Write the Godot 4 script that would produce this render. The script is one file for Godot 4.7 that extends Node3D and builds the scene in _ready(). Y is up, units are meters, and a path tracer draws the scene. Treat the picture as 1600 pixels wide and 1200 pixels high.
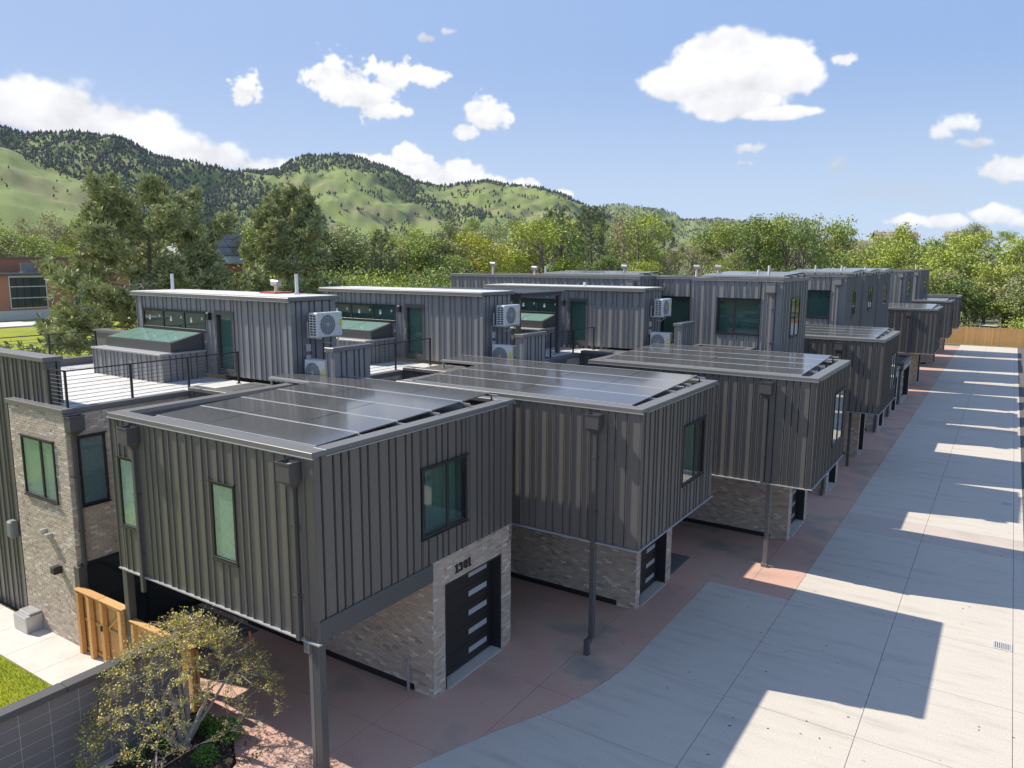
extends Node3D
# A row of dark metal-clad town houses under a spring sky, seen from the air beside their driveway.
# Metres, y up; the driveway runs along -z, the camera hovers ten metres above the origin.

const EYE := Vector3(0, 10, 0)
const FOCAL := 1186.36          # of a 1600 x 1200 picture
const ORDINAL := ["first", "second", "third", "fourth", "fifth", "sixth", "seventh", "eighth", "ninth", "tenth", "eleventh", "twelfth", "thirteenth", "fourteenth", "fifteenth", "sixteenth", "seventeenth", "eighteenth", "nineteenth", "twentieth"]
var M := {}                     # materials
var shared := {}                # meshes used more than once
var used := {}                  # names given at top level
func nth(i: int) -> String:
	if i < 20:
		return ORDINAL[i]
	var t := (i + 1) / 10; var u := (i + 1) % 10
	return ["twentieth", "thirtieth", "fortieth", "fiftieth"][t - 2] if u == 0 else ["twenty", "thirty", "forty", "fifty"][t - 2] + " " + ORDINAL[u - 1]


var rng := RandomNumberGenerator.new()
var eye_basis := Basis()
var shift := Transform3D()      # moves what is being added to shift_for
var shift_for: Node = null


class MB:                       # collects faces into one mesh
	var v := PackedVector3Array()
	var n := PackedVector3Array()
	var c := PackedColorArray()
	var col := Color.WHITE

	func tri(a: Vector3, b: Vector3, d: Vector3):
		var m := (b - a).cross(d - a).normalized()
		v.append(a); v.append(d); v.append(b)
		n.append(m); n.append(m); n.append(m)
		c.append(col); c.append(col); c.append(col)

	func quad(a: Vector3, b: Vector3, d: Vector3, e: Vector3):
		tri(a, b, d)
		tri(a, d, e)

	func box(lo: Vector3, hi: Vector3, bev := 0.0):
		if bev <= 0.0:
			var p := [Vector3(lo.x, lo.y, lo.z), Vector3(hi.x, lo.y, lo.z), Vector3(hi.x, hi.y, lo.z), Vector3(lo.x, hi.y, lo.z), Vector3(lo.x, lo.y, hi.z), Vector3(hi.x, lo.y, hi.z), Vector3(hi.x, hi.y, hi.z), Vector3(lo.x, hi.y, hi.z)]
			quad(p[4], p[5], p[6], p[7]); quad(p[1], p[0], p[3], p[2])
			quad(p[5], p[1], p[2], p[6]); quad(p[0], p[4], p[7], p[3])
			quad(p[7], p[6], p[2], p[3]); quad(p[0], p[1], p[5], p[4])
			return
		var mid := (lo + hi) / 2.0
		var h := (hi - lo) / 2.0
		var b := minf(bev, minf(h.x, minf(h.y, h.z)) * 0.9)
		var g := h - Vector3(b, b, b)
		for s in [-1.0, 1.0]:
			_face(mid, Vector3(s * h.x, 0, 0), Vector3(0, g.y, 0), Vector3(0, 0, g.z))
			_face(mid, Vector3(0, s * h.y, 0), Vector3(0, 0, g.z), Vector3(g.x, 0, 0))
			_face(mid, Vector3(0, 0, s * h.z), Vector3(g.x, 0, 0), Vector3(0, g.y, 0))
			for t in [-1.0, 1.0]:
				_edge(mid, Vector3(s * h.x, t * g.y, 0), Vector3(s * g.x, t * h.y, 0), Vector3(0, 0, g.z))
				_edge(mid, Vector3(0, s * h.y, t * g.z), Vector3(0, s * g.y, t * h.z), Vector3(g.x, 0, 0))
				_edge(mid, Vector3(s * g.x, 0, t * h.z), Vector3(s * h.x, 0, t * g.z), Vector3(0, g.y, 0))
				for w in [-1.0, 1.0]:
					_out(mid, mid + Vector3(s * h.x, t * g.y, w * g.z), mid + Vector3(s * g.x, t * h.y, w * g.z), mid + Vector3(s * g.x, t * g.y, w * h.z))

	func _out(mid: Vector3, a: Vector3, b: Vector3, d: Vector3):
		if (b - a).cross(d - a).dot((a + b + d) / 3.0 - mid) < 0:
			tri(a, d, b)
		else:
			tri(a, b, d)

	func _face(mid: Vector3, o: Vector3, a: Vector3, b: Vector3):
		_out(mid, mid + o - a - b, mid + o + a - b, mid + o + a + b)
		_out(mid, mid + o - a - b, mid + o + a + b, mid + o - a + b)

	func _edge(mid: Vector3, p: Vector3, q: Vector3, e: Vector3):
		_out(mid, mid + p - e, mid + p + e, mid + q + e)
		_out(mid, mid + p - e, mid + q + e, mid + q - e)

	func tube(a: Vector3, b: Vector3, r0: float, r1: float, k := 6, caps := false):
		var d := (b - a).normalized()
		var x := d.cross(Vector3(0.31, 0.83, 0.47)).normalized()
		var y := d.cross(x)
		for i in k:
			var p := x * cos(TAU * i / k) + y * sin(TAU * i / k)
			var s := x * cos(TAU * (i + 1) / k) + y * sin(TAU * (i + 1) / k)
			var q := [a + p * r0, a + s * r0, b + s * r1, b + p * r1]
			v.append_array(PackedVector3Array([q[0], q[2], q[1], q[0], q[3], q[2]]))
			n.append_array(PackedVector3Array([p, s, s, p, p, s]))
			for j in 6:
				c.append(col)
			if caps:
				tri(b, b + p * r1, b + s * r1)
				tri(a, a + s * r0, a + p * r0)

	func prism(poly: PackedVector2Array, y0: float, y1: float):      # outline in x, z
		var idx := Geometry2D.triangulate_polygon(poly)
		for i in range(0, idx.size(), 3):
			var p := [poly[idx[i]], poly[idx[i + 1]], poly[idx[i + 2]]]
			var a := Vector3(p[0].x, y1, p[0].y); var b := Vector3(p[1].x, y1, p[1].y); var d := Vector3(p[2].x, y1, p[2].y)
			if (b - a).cross(d - a).y < 0:
				tri(a, d, b)
			else:
				tri(a, b, d)
		var back := Geometry2D.is_polygon_clockwise(poly)
		for i in poly.size():
			var p := poly[i]; var s := poly[(i + 1) % poly.size()]
			if back:
				quad(Vector3(s.x, y0, s.y), Vector3(p.x, y0, p.y), Vector3(p.x, y1, p.y), Vector3(s.x, y1, s.y))
			else:
				quad(Vector3(p.x, y0, p.y), Vector3(s.x, y0, s.y), Vector3(s.x, y1, s.y), Vector3(p.x, y1, p.y))

	func mesh() -> ArrayMesh:
		var m := ArrayMesh.new()
		if v.is_empty():
			return m
		var a := []
		a.resize(Mesh.ARRAY_MAX)
		a[Mesh.ARRAY_VERTEX] = v
		a[Mesh.ARRAY_NORMAL] = n
		a[Mesh.ARRAY_COLOR] = c
		m.add_surface_from_arrays(Mesh.PRIMITIVE_TRIANGLES, a)
		return m


func V(x: float, y: float, z: float) -> Vector3:
	return Vector3(x, y, z)


func part(to: Node, called: String, mesh: Mesh, mat: Material, at := Transform3D()) -> MeshInstance3D:
	var o := MeshInstance3D.new()
	o.name = called
	o.mesh = mesh
	o.material_override = mat
	o.transform = shift * at if to == shift_for else at
	to.add_child(o, true)
	return o


func numbered(called: String) -> String:
	var k: int = used.get(called, 0)
	used[called] = k + 1
	return called if k == 0 else "%s_%03d" % [called, k]


func tag(o: Node, label: String, category: String, group := "") -> Node:
	o.set_meta("label", label)
	o.set_meta("category", category)
	if group:
		o.set_meta("group", group)
	return o


func thing(called: String, label: String, category: String, at := Vector3.ZERO, group := "") -> Node3D:
	var o := Node3D.new()
	o.name = numbered(called)
	o.position = at
	add_child(o)
	tag(o, label, category, group)
	return o


func struct(called: String, mesh: Mesh, mat: Material) -> MeshInstance3D:
	var o := MeshInstance3D.new()
	o.name = numbered(called)
	o.mesh = mesh
	o.material_override = mat
	o.set_meta("kind", "structure")
	add_child(o)
	return o


func boxes(list: Array, bev := 0.0) -> ArrayMesh:                 # [[lo, hi], ...] joined
	var b := MB.new()
	for e in list:
		b.box(e[0], e[1], bev)
	return b.mesh()


func toward(px: float, py: float) -> Vector3:                    # the direction in which a point of the 1600 x 1200 picture lies
	return (eye_basis * Vector3((px - 800.0) / FOCAL, -(py - 600.0) / FOCAL, -1.0)).normalized()


func along(px: float, d: float) -> Vector3:                      # the ground plan point d metres away under that column
	var r := toward(px, 409.0)
	return Vector3(r.x, 0, r.z).normalized() * d


func rise(x: float, z: float) -> float:                          # the land climbs toward the school in the west
	return 5.0 * smoothstep(-29.0, -41.0, x) + 6.0 * smoothstep(-120.0, -420.0, x) + 14.0 * smoothstep(-160.0, -330.0, z)


# ---------------------------------------------------------------- materials
func noise_tex(seed_: int, freq: float, ramp: Array, octaves := 4, size := 512, kind := FastNoiseLite.TYPE_SIMPLEX_SMOOTH) -> ImageTexture:
	var f := FastNoiseLite.new()
	f.seed = seed_
	f.noise_type = kind
	f.frequency = freq
	f.fractal_octaves = octaves
	var im: Image = f.get_seamless_image(size, size)
	im.convert(Image.FORMAT_L8)
	var data := im.get_data()
	var lut := []
	for i in 256:
		var t := i / 255.0 * (ramp.size() - 1)
		var k := mini(int(t), ramp.size() - 2)
		var a: Color = ramp[k]; var b: Color = ramp[k + 1]
		var q := a.lerp(b, t - k)
		lut.append([int(q.r * 255), int(q.g * 255), int(q.b * 255)])
	var out := PackedByteArray()
	out.resize(size * size * 3)
	for i in size * size:
		var e: Array = lut[data[i]]
		out[i * 3] = e[0]; out[i * 3 + 1] = e[1]; out[i * 3 + 2] = e[2]
	return ImageTexture.create_from_image(Image.create_from_data(size, size, false, Image.FORMAT_RGB8, out))


func g(x: float) -> Color:
	return Color(x, x, x)


func lin(r: float, gr: float, b: float) -> Color:                # a real-world base colour
	return Color(r, gr, b).linear_to_srgb()


func mat(called: String, color: Color, rough := 0.7, metal := 0.0, tex: Texture2D = null, per_metre := 1.0, spec := 0.5) -> StandardMaterial3D:
	var m := StandardMaterial3D.new()
	m.resource_name = called
	m.albedo_color = color
	m.roughness = rough
	m.metallic = metal
	m.metallic_specular = spec
	if tex:
		m.albedo_texture = tex
		m.uv1_triplanar = true
		m.uv1_world_triplanar = true
		m.uv1_scale = Vector3.ONE * per_metre
	M[called] = m
	return m


func bump(m: StandardMaterial3D, tex: Texture2D, cm: float):
	m.heightmap_enabled = true
	m.heightmap_texture = tex
	m.heightmap_scale = cm


func detail(m: StandardMaterial3D, tex: Texture2D, per_metre: float):   # a second, coarser tone over the first
	m.detail_enabled = true
	m.detail_albedo = tex
	m.detail_blend_mode = BaseMaterial3D.BLEND_MODE_MUL
	m.detail_uv_layer = BaseMaterial3D.DETAIL_UV_2
	m.uv2_triplanar = true
	m.uv2_world_triplanar = true
	m.uv2_scale = Vector3.ONE * per_metre


func make_materials():
	var grain := noise_tex(1, 0.02, [g(0.86), g(1.0), g(0.9)], 5)
	var fine := noise_tex(2, 0.09, [g(0.88), g(0.97), g(1.0)], 4)
	var blotch := noise_tex(3, 0.008, [g(0.84), g(0.97), g(1.0), g(0.9)], 5)
	var rough_h := noise_tex(4, 0.12, [g(0.0), g(1.0)], 3)
	var stain := noise_tex(5, 0.006, [Color(0.92, 0.91, 0.90), Color(0.98, 0.98, 0.975), Color(1, 1, 1), Color(0.96, 0.945, 0.93)], 6)
	var steel := noise_tex(6, 0.012, [g(0.965), g(1.0), g(0.98)], 4)
	var m: StandardMaterial3D
	for k in 3:                                                   # no two coils of sheet are quite the same
		var q: float = [1.0, 0.93, 1.06][k]
		mat("bronze_siding" + ["", "_1", "_2"][k], lin(0.142 * q, 0.131 * q, 0.121 * q), [0.42, 0.46, 0.39][k], 0.1, steel, 0.35)
		mat("grey_siding" + ["", "_1", "_2"][k], lin(0.26 * q, 0.255 * q, 0.252 * q), [0.42, 0.46, 0.39][k], 0.1, steel, 0.35)
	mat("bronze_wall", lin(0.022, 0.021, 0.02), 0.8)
	mat("cap", lin(0.165, 0.16, 0.152), 0.38, 0.0, steel, 0.5)
	mat("pale_flashing", lin(0.36, 0.36, 0.36), 0.4, 0.0, steel, 0.5)
	mat("black_metal", lin(0.022, 0.022, 0.025), 0.4)
	mat("dark_steel", lin(0.085, 0.083, 0.082), 0.45, 0.0, steel, 0.5)
	mat("dark_membrane", lin(0.12, 0.12, 0.12), 0.85, 0.0, grain, 0.4)
	m = mat("white_membrane", lin(0.60, 0.60, 0.585), 0.75, 0.0, grain, 0.35)
	detail(m, stain, 0.11)
	m = mat("concrete", lin(0.60, 0.545, 0.47), 0.82, 0.0, fine, 0.45)
	detail(m, noise_tex(15, 0.012, [g(0.91), g(0.98), g(1.0), Color(0.955, 0.945, 0.93)], 6), 0.13); bump(m, rough_h, 0.15)
	m.uv2_scale = Vector3(0.05, 0.1, 0.3)                         # broomed across the drive
	m = mat("band_concrete", lin(0.55, 0.475, 0.42), 0.82, 0.0, fine, 0.45)
	detail(m, stain, 0.15)
	m = mat("red_concrete", lin(0.62, 0.425, 0.335), 0.8, 0.0, fine, 0.45)
	detail(m, noise_tex(7, 0.006, [Color(0.74, 0.84, 0.86), Color(0.98, 0.97, 0.96), Color(1, 0.94, 0.93), Color(0.86, 0.88, 0.88)], 6), 0.1); bump(m, rough_h, 0.15)
	m = mat("walk_concrete", lin(0.64, 0.60, 0.55), 0.82, 0.0, fine, 0.5)
	detail(m, stain, 0.2)
	mat("earth", lin(0.17, 0.17, 0.09), 0.95, 0.0, fine, 0.3)
	m = mat("lawn", lin(0.42, 0.45, 0.02), 0.95, 0.0, noise_tex(8, 0.1, [Color(0.55, 0.6, 0.5), Color(0.9, 0.92, 0.8), Color(1, 1, 1)], 4), 0.5)
	detail(m, noise_tex(9, 0.01, [Color(0.8, 0.85, 0.8), g(1.0), Color(1, 0.95, 0.85)], 5), 0.06); bump(m, rough_h, 3.0)
	mat("soil", lin(0.085, 0.06, 0.042), 0.95, 0.0, fine, 0.8); bump(M.soil, rough_h, 4.0)
	m = mat("gravel", lin(0.23, 0.22, 0.20), 0.95, 0.0, noise_tex(10, 0.09, [g(0.35), g(0.9), g(1.0)], 3, 512, FastNoiseLite.TYPE_CELLULAR), 0.7)
	bump(m, rough_h, 3.0)
	mat("mortar", lin(0.44, 0.41, 0.375), 0.95, 0.0, fine, 1.0)
	m = mat("brick", Color.WHITE, 0.9, 0.0, fine, 1.4)
	m.vertex_color_use_as_albedo = true
	mat("red_brick", lin(0.46, 0.22, 0.14), 0.9, 0.0, noise_tex(11, 0.2, [Color(0.7, 0.66, 0.62), g(1.0), Color(0.9, 0.85, 0.85)], 2), 0.5)
	mat("block", lin(0.23, 0.205, 0.19), 0.9, 0.0, fine, 1.2); bump(M.block, rough_h, 0.3)
	mat("pale_mortar", lin(0.55, 0.52, 0.49), 0.95)
	var wood := noise_tex(12, 0.03, [Color(0.62, 0.52, 0.42), Color(0.96, 0.93, 0.88), g(1.0), Color(0.8, 0.72, 0.62)], 4)
	for k in 3:
		m = mat("wood_%d" % k, [lin(0.64, 0.38, 0.15), lin(0.57, 0.32, 0.12), lin(0.70, 0.44, 0.20)][k], 0.75, 0.0, wood, 0.6)
		m.uv1_scale = Vector3(2.4, 0.35, 2.4)
	m = mat("far_fence", lin(0.55, 0.34, 0.15), 0.8, 0.0, wood, 0.5)
	m.uv1_scale = Vector3(1.0, 0.2, 1.0)
	m = mat("glass", Color(0.05, 0.14, 0.11, 0.14), 0.03)
	m.transparency = BaseMaterial3D.TRANSPARENCY_ALPHA
	m = mat("skylight_glass", Color(0.62, 0.78, 0.72, 0.5), 0.04)
	m.transparency = BaseMaterial3D.TRANSPARENCY_ALPHA
	mat("blind", lin(0.58, 0.86, 0.67), 0.9, 0.0, grain, 0.5)
	mat("shade_blue", lin(0.22, 0.37, 0.38), 0.9, 0.0, grain, 0.5)
	mat("room", lin(0.10, 0.25, 0.21), 0.9)
	mat("dark_room", lin(0.09, 0.10, 0.10), 0.9)
	mat("curtain", lin(0.09, 0.24, 0.19), 0.9)
	mat("solar_cell", lin(0.10, 0.098, 0.094), 0.12, 0.0, null, 1.0, 0.85)
	M.solar_cell.albedo_texture = fine; M.solar_cell.uv1_triplanar = true; M.solar_cell.uv1_world_triplanar = true; M.solar_cell.uv1_scale = Vector3.ONE * 1.2
	mat("solar_frame", lin(0.55, 0.55, 0.55), 0.4, 0.2)
	mat("alu", lin(0.5, 0.5, 0.5), 0.35, 0.6)
	mat("white_paint", lin(0.70, 0.70, 0.68), 0.4, 0.0, grain, 0.6)
	mat("off_white", lin(0.55, 0.54, 0.52), 0.5)
	mat("grille", lin(0.20, 0.21, 0.22), 0.5)
	mat("yellow_label", lin(0.75, 0.62, 0.05), 0.6)
	mat("red_flash", lin(0.42, 0.11, 0.08), 0.7)
	mat("pvc", lin(0.66, 0.66, 0.65), 0.5)
	mat("garage_dark", lin(0.022, 0.020, 0.020), 0.45, 0.0, grain, 0.5)
	mat("frosted", lin(0.42, 0.44, 0.45), 0.3)
	mat("bark", lin(0.20, 0.165, 0.135), 0.95, 0.0, fine, 1.5)
	mat("grey_bark", lin(0.34, 0.30, 0.27), 0.95, 0.0, fine, 1.5)
	m = mat("leaf", Color.WHITE, 0.75)
	m.vertex_color_use_as_albedo = true
	m.backlight_enabled = true
	m.backlight = g(0.35)
	m = mat("needle", Color.WHITE, 0.8)
	m.vertex_color_use_as_albedo = true
	m.backlight_enabled = true
	m.backlight = g(0.3)
	m = mat("hill_grass", Color.WHITE, 0.95, 0.0, noise_tex(13, 0.05, [Color(0.5, 0.55, 0.42), Color(0.98, 1, 0.92), Color(0.9, 0.84, 0.76), g(1.0)], 6), 0.012)
	m.vertex_color_use_as_albedo = true
	mat("orange", lin(0.75, 0.22, 0.05), 0.7)
	mat("teal", lin(0.03, 0.20, 0.19), 0.6)
	mat("teal_roof", lin(0.30, 0.33, 0.31), 0.85, 0.0, steel, 0.2)
	mat("tan_roof", lin(0.30, 0.24, 0.19), 0.8, 0.0, grain, 0.2)
	mat("silver_paint", lin(0.55, 0.57, 0.6), 0.3); mat("blue_paint", lin(0.10, 0.14, 0.22), 0.3)
	mat("tyre", lin(0.015, 0.015, 0.015), 0.9)
# ---------------------------------------------------------------- sky
var sky_img: Image
const SKY_W := 4096
const SKY_H := 2048


func sky_px(d: Vector3) -> Vector2:
	return Vector2(atan2(d.x, -d.z) / TAU * SKY_W, acos(clampf(d.y, -1, 1)) / PI * SKY_H)


func clear_sky(y: float, side: float) -> Color:                  # linear; paler toward the horizon and toward the sun's side
	var t := clampf(y, 0.0, 1.0)
	var hor := Color(0.80, 0.99, 1.20)
	var mid := Color(0.385, 0.60, 1.03)
	var top := Color(0.29, 0.46, 0.86)
	var q := hor.lerp(mid, smoothstep(0.0, 0.26, t)) if t < 0.26 else mid.lerp(top, smoothstep(0.26, 1.0, t))
	return q.lerp(Color(0.78, 0.93, 1.24), 0.5 * side * (1.0 - 0.5 * t))


func cloud(blobs: Array, seed_: int, freq: float, rag: float, soft := 0.18, dim := 0.0):   # blobs: [picture x, picture y, half width, half height] in pixels of 1600
	var f := FastNoiseLite.new()
	f.seed = seed_
	f.frequency = 1.0
	f.fractal_octaves = 6
	f.fractal_gain = 0.55
	var list := []
	var lo := Vector2(1e9, 1e9); var hi := -lo
	for b in blobs:
		var p := sky_px(toward(b[0], b[1]))
		var ex := sky_px(toward(b[0] + b[2], b[1])) - p
		var ey := sky_px(toward(b[0], b[1] + b[3])) - p
		var r := Vector2(maxf(ex.length(), 2.0), maxf(ey.length(), 2.0))
		list.append([p, r])
		lo = lo.min(p - r * 1.5); hi = hi.max(p + r * 1.5)
	for y in range(maxi(0, int(lo.y)), mini(SKY_H - 1, int(hi.y)) + 1):
		for x in range(int(lo.x), int(hi.x) + 1):
			var d := -1.0
			var under := 0.0
			for e in list:
				var q: Vector2 = (Vector2(x, y) - e[0]) / e[1]
				var s := 1.0 - q.length()
				if s > d:
					d = s
					under = q.y
			if d < -0.6:
				continue
			var nz := f.get_noise_2d(x * freq, y * freq * 1.2) + 0.35 * f.get_noise_2d(x * freq * 4.0 + 7, y * freq * 4.6)
			var a := smoothstep(0.0, soft * 1.7, d + rag * 1.25 * nz)
			if a <= 0.0:
				continue
			var n2 := f.get_noise_2d(x * freq * 0.55 + 90, y * freq * 0.8 - 40)
			var w := clampf(1.32 + 0.30 * n2 + 0.2 * nz - 0.32 * maxf(0.0, under) * (0.7 + n2) - dim, 0.8, 1.6)
			var xx := posmod(x, SKY_W)
			var was := sky_img.get_pixel(xx, y)
			sky_img.set_pixel(xx, y, was.lerp(Color(w, w * 1.0, w * 1.02), a * (0.97 - dim)))


func make_sky(sun_to: Vector3) -> ImageTexture:
	sky_img = Image.create_empty(SKY_W, SKY_H, false, Image.FORMAT_RGBAH)
	var flat := Vector2(sun_to.x, sun_to.z).normalized()
	for y in range(0, SKY_H, 4):
		var el := PI / 2 - (y + 2.0) / SKY_H * PI
		for x in range(0, SKY_W, 32):
			var az := (x + 16.0) / SKY_W * TAU
			var side := clampf(Vector2(sin(az), -cos(az)).dot(flat) * 0.5 + 0.5, 0, 1)
			var q := clear_sky(sin(el), side * side) if el > 0 else Color(0.22, 0.23, 0.18)
			sky_img.fill_rect(Rect2i(x, y, 32, 4), q)
	cloud([[1150, 108, 138, 66], [1055, 128, 66, 34], [1130, 88, 84, 50], [1140, 156, 92, 32], [1215, 176, 76, 12], [1235, 112, 62, 36]], 11, 0.02, 0.2, 0.11)
	cloud([[1318, 92, 20, 11]], 12, 0.05, 0.7)
	cloud([[530, 128, 52, 44], [575, 150, 55, 36], [610, 118, 38, 30], [660, 118, 44, 16], [605, 170, 42, 16]], 13, 0.035, 0.62, 0.16)
	cloud([[388, 136, 28, 22], [378, 152, 20, 12]], 14, 0.05, 0.75)
	cloud([[752, 176, 32, 28], [728, 205, 22, 16], [772, 180, 30, 20]], 15, 0.04, 0.45)
	cloud([[640, 248, 34, 26], [662, 268, 40, 20]], 16, 0.035, 0.4)
	cloud([[715, 275, 58, 28], [690, 288, 50, 18], [750, 285, 40, 16]], 17, 0.035, 0.4)
	cloud([[575, 250, 40, 12], [620, 262, 30, 10]], 18, 0.04, 0.5)
	cloud([[20, 160, 80, 55], [100, 175, 90, 55], [190, 195, 95, 45], [-70, 150, 90, 70], [250, 225, 90, 30]], 19, 0.018, 0.34, 0.2)
	cloud([[330, 245, 90, 26], [410, 258, 80, 20]], 20, 0.025, 0.5, 0.3, 0.05)
	cloud([[1492, 192, 42, 18], [1468, 206, 26, 12]], 21, 0.04, 0.6, 0.3, 0.12)
	cloud([[1570, 262, 52, 24], [1620, 250, 40, 22]], 22, 0.035, 0.5, 0.22, 0.04)
	cloud([[1525, 222, 30, 8]], 23, 0.05, 0.7, 0.3, 0.25)
	cloud([[1166, 230, 26, 9], [1160, 254, 14, 6]], 24, 0.05, 0.8, 0.3, 0.22)
	cloud([[1420, 345, 44, 12], [1480, 345, 50, 14], [1548, 335, 46, 18], [1610, 345, 40, 12]], 25, 0.03, 0.45, 0.2)
	cloud([[1310, 258, 22, 14]], 26, 0.05, 0.6, 0.4, 0.55)
	cloud([[820, 288, 22, 10], [880, 302, 18, 8]], 27, 0.05, 0.5)
	cloud([[668, 58, 14, 8], [700, 48, 10, 6]], 28, 0.06, 0.8, 0.3, 0.3)
	cloud([[1400, 300, 260, 46]], 29, 0.008, 0.5, 0.7, 0.68)
	var r := RandomNumberGenerator.new()                          # the same fair-weather clouds go on round the rest of the sky
	r.seed = 5
	for k in 26:
		var az := r.randf_range(60, 300)
		var x := 800.0; var b := []
		var c0 := sky_px(toward(800, 400)).x + az / 360.0 * SKY_W
		var el := r.randf_range(4, 32)
		var w := r.randf_range(30, 90)
		for j in r.randi_range(2, 4):
			b.append([Vector2(c0 + r.randf_range(-w, w), SKY_H * (0.5 - el / 180.0) + r.randf_range(-10, 10)), Vector2(w * r.randf_range(0.5, 0.9), w * r.randf_range(0.2, 0.4))])
		round_cloud(b, 40 + k)
	return ImageTexture.create_from_image(sky_img)


func round_cloud(list: Array, seed_: int):
	var f := FastNoiseLite.new()
	f.seed = seed_
	f.frequency = 0.025
	f.fractal_octaves = 4
	var lo := Vector2(1e9, 1e9); var hi := -lo
	for e in list:
		lo = lo.min(e[0] - e[1] * 1.3); hi = hi.max(e[0] + e[1] * 1.3)
	for y in range(maxi(0, int(lo.y)), mini(SKY_H / 2 - 1, int(hi.y)) + 1, 2):
		for x in range(int(lo.x), int(hi.x) + 1, 2):
			var d := -1.0
			for e in list:
				d = maxf(d, 1.0 - ((Vector2(x, y) - e[0]) / e[1]).length())
			var a := smoothstep(0.0, 0.4, d + 0.45 * f.get_noise_2d(x, y))
			if a > 0.0:
				var xx := posmod(x, SKY_W - 1)
				var q := sky_img.get_pixel(xx, y).lerp(Color(1.25, 1.25, 1.28), a * 0.95)
				sky_img.fill_rect(Rect2i(xx, y, 2, 2), q)
# ---------------------------------------------------------------- pieces of buildings
# A face has its own axes: u to the right along the wall, y up, n out of the wall.
func south(x: float, z: float) -> Transform3D:
	return Transform3D(Basis.IDENTITY, V(x, 0, z))


func east(x: float, z: float) -> Transform3D:                     # u runs north from z
	return Transform3D(Basis(V(0, 0, -1), V(0, 1, 0), V(1, 0, 0)), V(x, 0, z))


func west(x: float, z: float) -> Transform3D:                     # u runs south from z
	return Transform3D(Basis(V(0, 0, 1), V(0, 1, 0), V(-1, 0, 0)), V(x, 0, z))


func north(x: float, z: float) -> Transform3D:                    # u runs west from x
	return Transform3D(Basis(V(-1, 0, 0), V(0, 1, 0), V(0, 0, -1)), V(x, 0, z))


func cells(u0: float, u1: float, v0: float, v1: float, holes: Array) -> Array:
	var cuts := [u0, u1]
	for h in holes:
		for u in [h[0], h[1]]:
			if u > u0 + 0.002 and u < u1 - 0.002:
				cuts.append(u)
	cuts.sort()
	var out := []
	for i in cuts.size() - 1:
		var a: float = cuts[i]; var b: float = cuts[i + 1]
		if b - a < 0.004:
			continue
		var spans := [[v0, v1]]
		for h in holes:
			if h[0] < (a + b) / 2 and h[1] > (a + b) / 2:
				var next := []
				for s in spans:
					if h[2] > s[0]:
						next.append([s[0], minf(h[2], s[1])])
					if h[3] < s[1]:
						next.append([maxf(h[3], s[0]), s[1]])
				spans = next
		for s in spans:
			if s[1] - s[0] > 0.01:
				out.append([a, b, s[0], s[1]])
	return out


func wall_slab(to: Node, face: Transform3D, u0: float, u1: float, v0: float, v1: float, holes: Array, m: Material, n0 := -0.14, n1 := -0.016) -> MeshInstance3D:
	var b := MB.new()
	for q in cells(u0 + 0.018, u1 - 0.018, v0, v1, holes):        # clear of the neighbouring face
		b.box(V(q[0], q[2], n0), V(q[1], q[3], n1))
	return part(to, "wall", b.mesh(), m, face)


func pan_mesh(w: float, h: float, rib: bool) -> ArrayMesh:
	var key := "pan%.3f %.3f %s" % [w, h, rib]
	if not shared.has(key):
		var b := MB.new()
		b.box(V(0, 0, -0.016), V(w - 0.034 if rib and w > 0.06 else w, h, 0))       # an open joint beside the next seam
		if rib:
			b.box(V(0.001, 0.0, 0), V(0.024, h, 0.029), 0.003)
		shared[key] = b.mesh()
	return shared[key]


const SEAMS := [0.305, 0.205, 0.305, 0.205, 0.305, 0.205, 0.205, 0.305, 0.205, 0.305, 0.305, 0.205]

func sided(to: Node, face: Transform3D, u0: float, u1: float, v0: float, v1: float, holes: Array, look := "bronze_siding", phase := 0, scale := 1.0):
	var w := wall_slab(to, face, u0, u1, v0, v1, holes, M.bronze_wall)
	var u := u0
	var k := phase
	while u < u1 - 0.03:
		var e: float = minf(u + SEAMS[k % SEAMS.size()] * scale, u1)
		if u1 - e < 0.09:
			e = u1
		for q in cells(u, e, v0, v1, holes):
			part(w, "siding_panel", pan_mesh(snappedf(q[1] - q[0], 0.001), snappedf(q[3] - q[2], 0.001), absf(q[0] - u) < 0.003), M[look + ["", "_1", "", "_2", ""][(k * 7 + phase * 3) % 5]], Transform3D(Basis.IDENTITY, V(q[0], q[2], 0)))
		u = e
		k += 1


func brick_color(r: RandomNumberGenerator) -> Color:
	var t := r.randf()
	var q := Color(0.52, 0.435, 0.35)
	if t < 0.09: q = Color(0.66, 0.585, 0.52)
	elif t < 0.42: q = Color(0.46, 0.38, 0.305)
	elif t < 0.47: q = Color(0.35, 0.29, 0.25)
	elif t < 0.56: q = Color(0.49, 0.37, 0.29)
	return q * r.randf_range(0.98, 1.2)


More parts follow.
